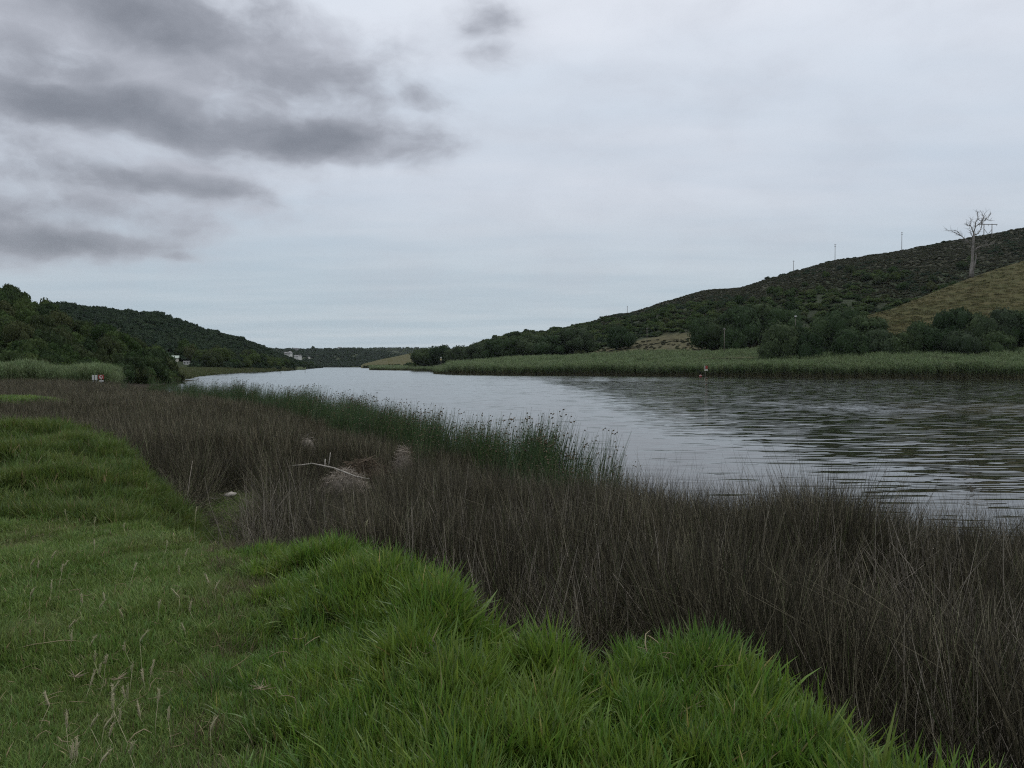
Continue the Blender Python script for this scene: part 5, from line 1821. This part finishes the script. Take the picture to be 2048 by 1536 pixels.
def near_bits():
    rng = np.random.default_rng(55)
    # foxtail seed heads: thing = stalk + head
    def seed_head(px, py, label, group, Lh=None, droop=None, up_=None):
        # head's tip seen at px,py, rooted in the turf
        Y = None
        z = 1.28 + (up_ if up_ is not None else rng.uniform(0.10, 0.24))
        tip = atz(px, py, z)
        Lh = Lh or rng.uniform(0.05, 0.085)
        lean = rng.normal(0, 0.3); dr = droop if droop is not None else rng.uniform(0.1, 0.7)
        hd = np.array([-math.sin(lean), rng.normal(0, .2), -1.0]); hd /= np.linalg.norm(hd)
        nb = tip + hd * Lh
        root = np.array([nb[0] + rng.normal(0, .03), nb[1] + rng.normal(0, .03), 0]); root[2] = gz(root[0], root[1]) - 0.01
        t = empty("seed_head", root)
        tag(t, label, "seed head", group)
        if label == "seed head": heads.append((t, px, py))
        mid = (root + nb) / 2 + rng.normal(0, 0.012, 3)
        link("stalk", MB().tube(np.array([root, mid, nb]) - root, [0.0016, 0.0014, 0.0012], 4).mesh("stalk", M["seed"], True), t)
        mids = [nb + (tip - nb) * f + np.array([dr * 0.03 * f * f, 0, 0]) for f in (0, .25, .5, .75, 1)]
        # bristly spike
        st = [(np.array(mids) - root, np.array([.0022, .0055, .0062, .0048, .0015]), np.array([1, 1, 1.]))]
        for b in range(46):
            f = rng.random(); p = np.array([np.interp(f, [0, .25, .5, .75, 1], [m[i] for m in mids]) for i in range(3)]) - root
            d = rng.normal(0, 1, 3); ax = (tip - nb) / Lh; d = d / np.linalg.norm(d) * .7 + ax
            d /= np.linalg.norm(d); l = rng.uniform(.010, .022)
            st.append((np.array([p, p + d * l * .5, p + d * l]), np.array([.0009, .0007, .0003]), np.array([1.2, 1.15, 1.3]) * rng.uniform(.8, 1.3)))
        V, F, C = bundle(st)
        link("head", mesh_data("head", V, F, M["seed"], C), t)
    heads = []
    special = [(342, 1178, "pale bushy seed head on the lawn, upper right of the cluster"), (206, 1200, "slanting seed head at the middle of the lawn"),
               (252, 1370, "fat upright seed head in the densest cluster on the lawn"), (188, 1340, "slim upright seed head left of the fat one"),
               (83, 1386, "short seed head alone at the lower left of the lawn"), (218, 1372, "leaning seed head just left of the fat one"),
               (190, 1304, "seed head bending right above the dense cluster"), (318, 1378, "seed head tilting right at the long grass border"),
               (732, 1040, "lone seed head poking up before the brown rushes"), (222, 1430, "seed head standing low in the dense cluster"),
               (291, 1262, "upright slim seed head above the dense cluster")]
    for px, py, lab in special:
        seed_head(px, py, lab, "seed heads on the lawn", Lh=0.085 if "fat" in lab or "bushy" in lab else 0.07)
    for k in range(48):
        if k < 26: px, py = rng.normal(250, 70), rng.uniform(1210, 1500)
        else: px, py = rng.uniform(60, 470), rng.uniform(1015, 1230)
        seed_head(px, py, "seed head", "seed heads on the lawn")
    tell_apart(heads, "pale seed head", [(140, "at the left side"), (215, "left of the dense cluster"), (285, "in line with the dense cluster"), (350, "right of the dense cluster"), (999, "by the long grass")],
               [(1090, "below the humps"), (1170, "on the upper lawn"), (1270, "in mid lawn"), (1370, "on the lower lawn"), (9999, "at the lawn's bottom")])
    # dry straws lying in the turf
    def straw(px, py, L, ang, bend, label, group, z=1.33, r=.0022, dz=0.05, mat="dry"):
        p = atz(px, py, z); g_ = max(gz(p[0], p[1]) + dz, 0)
        c = np.array([p[0], p[1], g_])
        d = np.array([math.cos(ang), math.sin(ang) * .8, math.sin(ang) * .35]); d /= np.linalg.norm(d)
        s_ = np.array([-d[1], d[0], .6]) * bend * L
        return stick("dry_straw", [c - d * L / 2, c - d * L * .2 + s_ * .8, c + d * L * .2 + s_, c + d * L / 2], [r, r, r * .9, r * .4], M[mat], label, "straw", group, 4)
    straw(95, 1290, .42, 0.2, .06, "long dry stalk lying across the lower left lawn", "dry straws", r=.003)
    straw(280, 1468, .10, 0.6, .3, "pale curled dry leaf low on the lawn", "dry straws", r=.004)
    straw(136, 1460, .09, 0.1, -.3, "hooked pale leaf at the bottom left of the lawn", "dry straws", r=.004)
    straw(1297, 1325, .16, 1.35, .12, "bent tan leaf blade hanging in the tallest green tussock", "dry straws", z=1.5, r=.0035, dz=.2)
    straw(1308, 1322, .09, -1.0, .05, "short tan blade beside the bent one in the tallest tussock", "dry straws", z=1.5, r=.003, dz=.2)
    straw(800, 1235, .17, 1.4, .15, "curved pale blade in the middle of the long grass", "dry straws", r=.002, dz=.15)
    straw(625, 1330, .10, .9, .05, "short white dry blade in the left long grass", "dry straws", r=.003, dz=.15)
    straw(760, 1180, .5, .35, .14, "long dark arching stem over the long grass", "dry straws", r=.002, dz=.2, mat="rush")
    # tan tuft of straw
    c = atz(1055, 1448, 1.36)
    rr = np.random.default_rng(77); st = []
    for k in range(26):
        a = rr.normal(2.9, .35); L = rr.uniform(.08, .22); d = np.array([math.cos(a), math.sin(a) * .5, rr.normal(0.05, .12)])
        st.append((np.array([(0, 0, 0), d * L * .5 + np.array([0, 0, .015]), d * L]), np.array([.003, .0025, .001]), np.array([1, 1, 1.]) * rr.uniform(.7, 1.25)))
    V, F, C = bundle(st)
    tag(link("straw_tuft", mesh_data("straw_tuft", V, F, M["dry"], C), None, (c[0] + .06, c[1], gz(c[0], c[1]) + .15)), "tan tuft of dry straw lying in the long grass near the bottom", "straw")
    c = atz(1035, 1500, 1.33); st = []
    for (px, py) in ((915, 1368), (970, 1500), (520, 1410), (150, 1340), (235, 1345)):
        c = atz(px, py, 1.36); st = []
        for k in range(14):
            a = rr.uniform(0, 6.28); L = rr.uniform(.03, .07); d = np.array([math.cos(a), math.sin(a), rr.uniform(0, .6)])
            st.append((np.array([(0, 0, 0), d * L * .6, d * L]), np.array([.002, .002, .0008]), np.array([1.3, 1.3, 1.5]) * rr.uniform(.7, 1.2)))
        V, F, C = bundle(st)
        lab = {915: "whitish star of dead grass in the middle of the long grass", 970: "whitish dead tuft at the bottom edge, below the tan straw", 520: "whitish dead tuft at the left end of the long grass",
               150: "whitish dead tuft lying on the lawn left of the seed heads", 235: "whitish dead tuft among the dense seed heads on the lawn"}[px]
        tag(link("straw_tuft", mesh_data("straw_tuft", V, F, M["dry"], C), None, (c[0], c[1], gz(c[0], c[1]) + (.12 if px > 400 else .06))), lab, "straw", "dead grass tufts")
    L = []
    for k in range(95):
        if k < 65: px, py, dz = rng.uniform(0, 420), rng.uniform(1020, 1530), .05
        else: px, py, dz = rng.uniform(420, 1500), rng.uniform(1150, 1530), .16
        if py < 1130 + max(0, px - 500) * .28 and px > 420: py += 160
        L.append((straw(px, min(py, 1530), rng.uniform(.04, .13), rng.uniform(-.6, 1.5), rng.normal(0, .15), "blade", "dry grass blades", r=rng.uniform(.0012, .0024), dz=dz), px, py))
    tell_apart(L, "thin dry blade", [(110, "at the lawn's left edge"), (220, "in the lawn's left half"), (330, "in the lawn's right half"), (450, "where lawn meets long grass"),
               (800, "in the left long grass"), (1150, "in the middle long grass"), (9999, "in the right long grass")], [(1150, "near the humps"), (1280, "at mid height"), (1400, "lower down"), (9999, "at the bottom")])
    L = []
    # single pale stems that stand out of the rushes
    for k in range(34):
        px = rng.uniform(650, 2040); Y = rng.uniform(5.5, 11)
        x = (px - 1024) / FPX * Y
        z, ds, dg, dl = ground_z(np.array([x]), np.array([Y]))
        if dg[0] > -.4 or ds[0] < .3: continue
        b = np.array([x, Y, z[0]]); ln = rng.uniform(.7, 1.15); t_ = rng.normal(0, .5)
        d = np.array([math.sin(t_), rng.normal(0, .25), math.cos(t_)])
        L.append((stick("dry_reed", [b, b + d * ln * .5, b + d * ln + np.array([rng.normal(0, .08), 0, 0])], [.003, .0027, .001], M["straw"], "reed", "stem", "pale stems in the rushes", 4), px, Y))
    tell_apart(L, "pale dead stem", [(900, "below the sedges"), (1250, "behind the middle tussocks"), (1550, "behind the tallest tussock"), (9999, "at the picture's right")],
               [(7.5, "in the front rushes"), (9.2, "in the middle rushes"), (99, "in the back rushes")])


near_bits()


# ------------------------------------------------------------------ thin air between here and the far ridges
def air(n):
    v = n.new("ShaderNodeVolumePrincipled")
    v.inputs["Color"].default_value = (0.86, 0.93, 1.0, 1)
    v.inputs["Density"].default_value = 3.0e-5
    v.inputs["Anisotropy"].default_value = 0.2
    return v.outputs[0]


mh = bpy.data.materials.new("air"); mh.use_nodes = True
mh.node_tree.nodes.clear()
nh = N(mh.node_tree)
oh = nh.new("ShaderNodeOutputMaterial")
mh.node_tree.links.new(air(nh), oh.inputs["Volume"])
hz = link("haze", MB().box((0, 1750, 68), (3300, 3900, 154)).mesh("haze", mh))
tag(hz, kind="stuff")
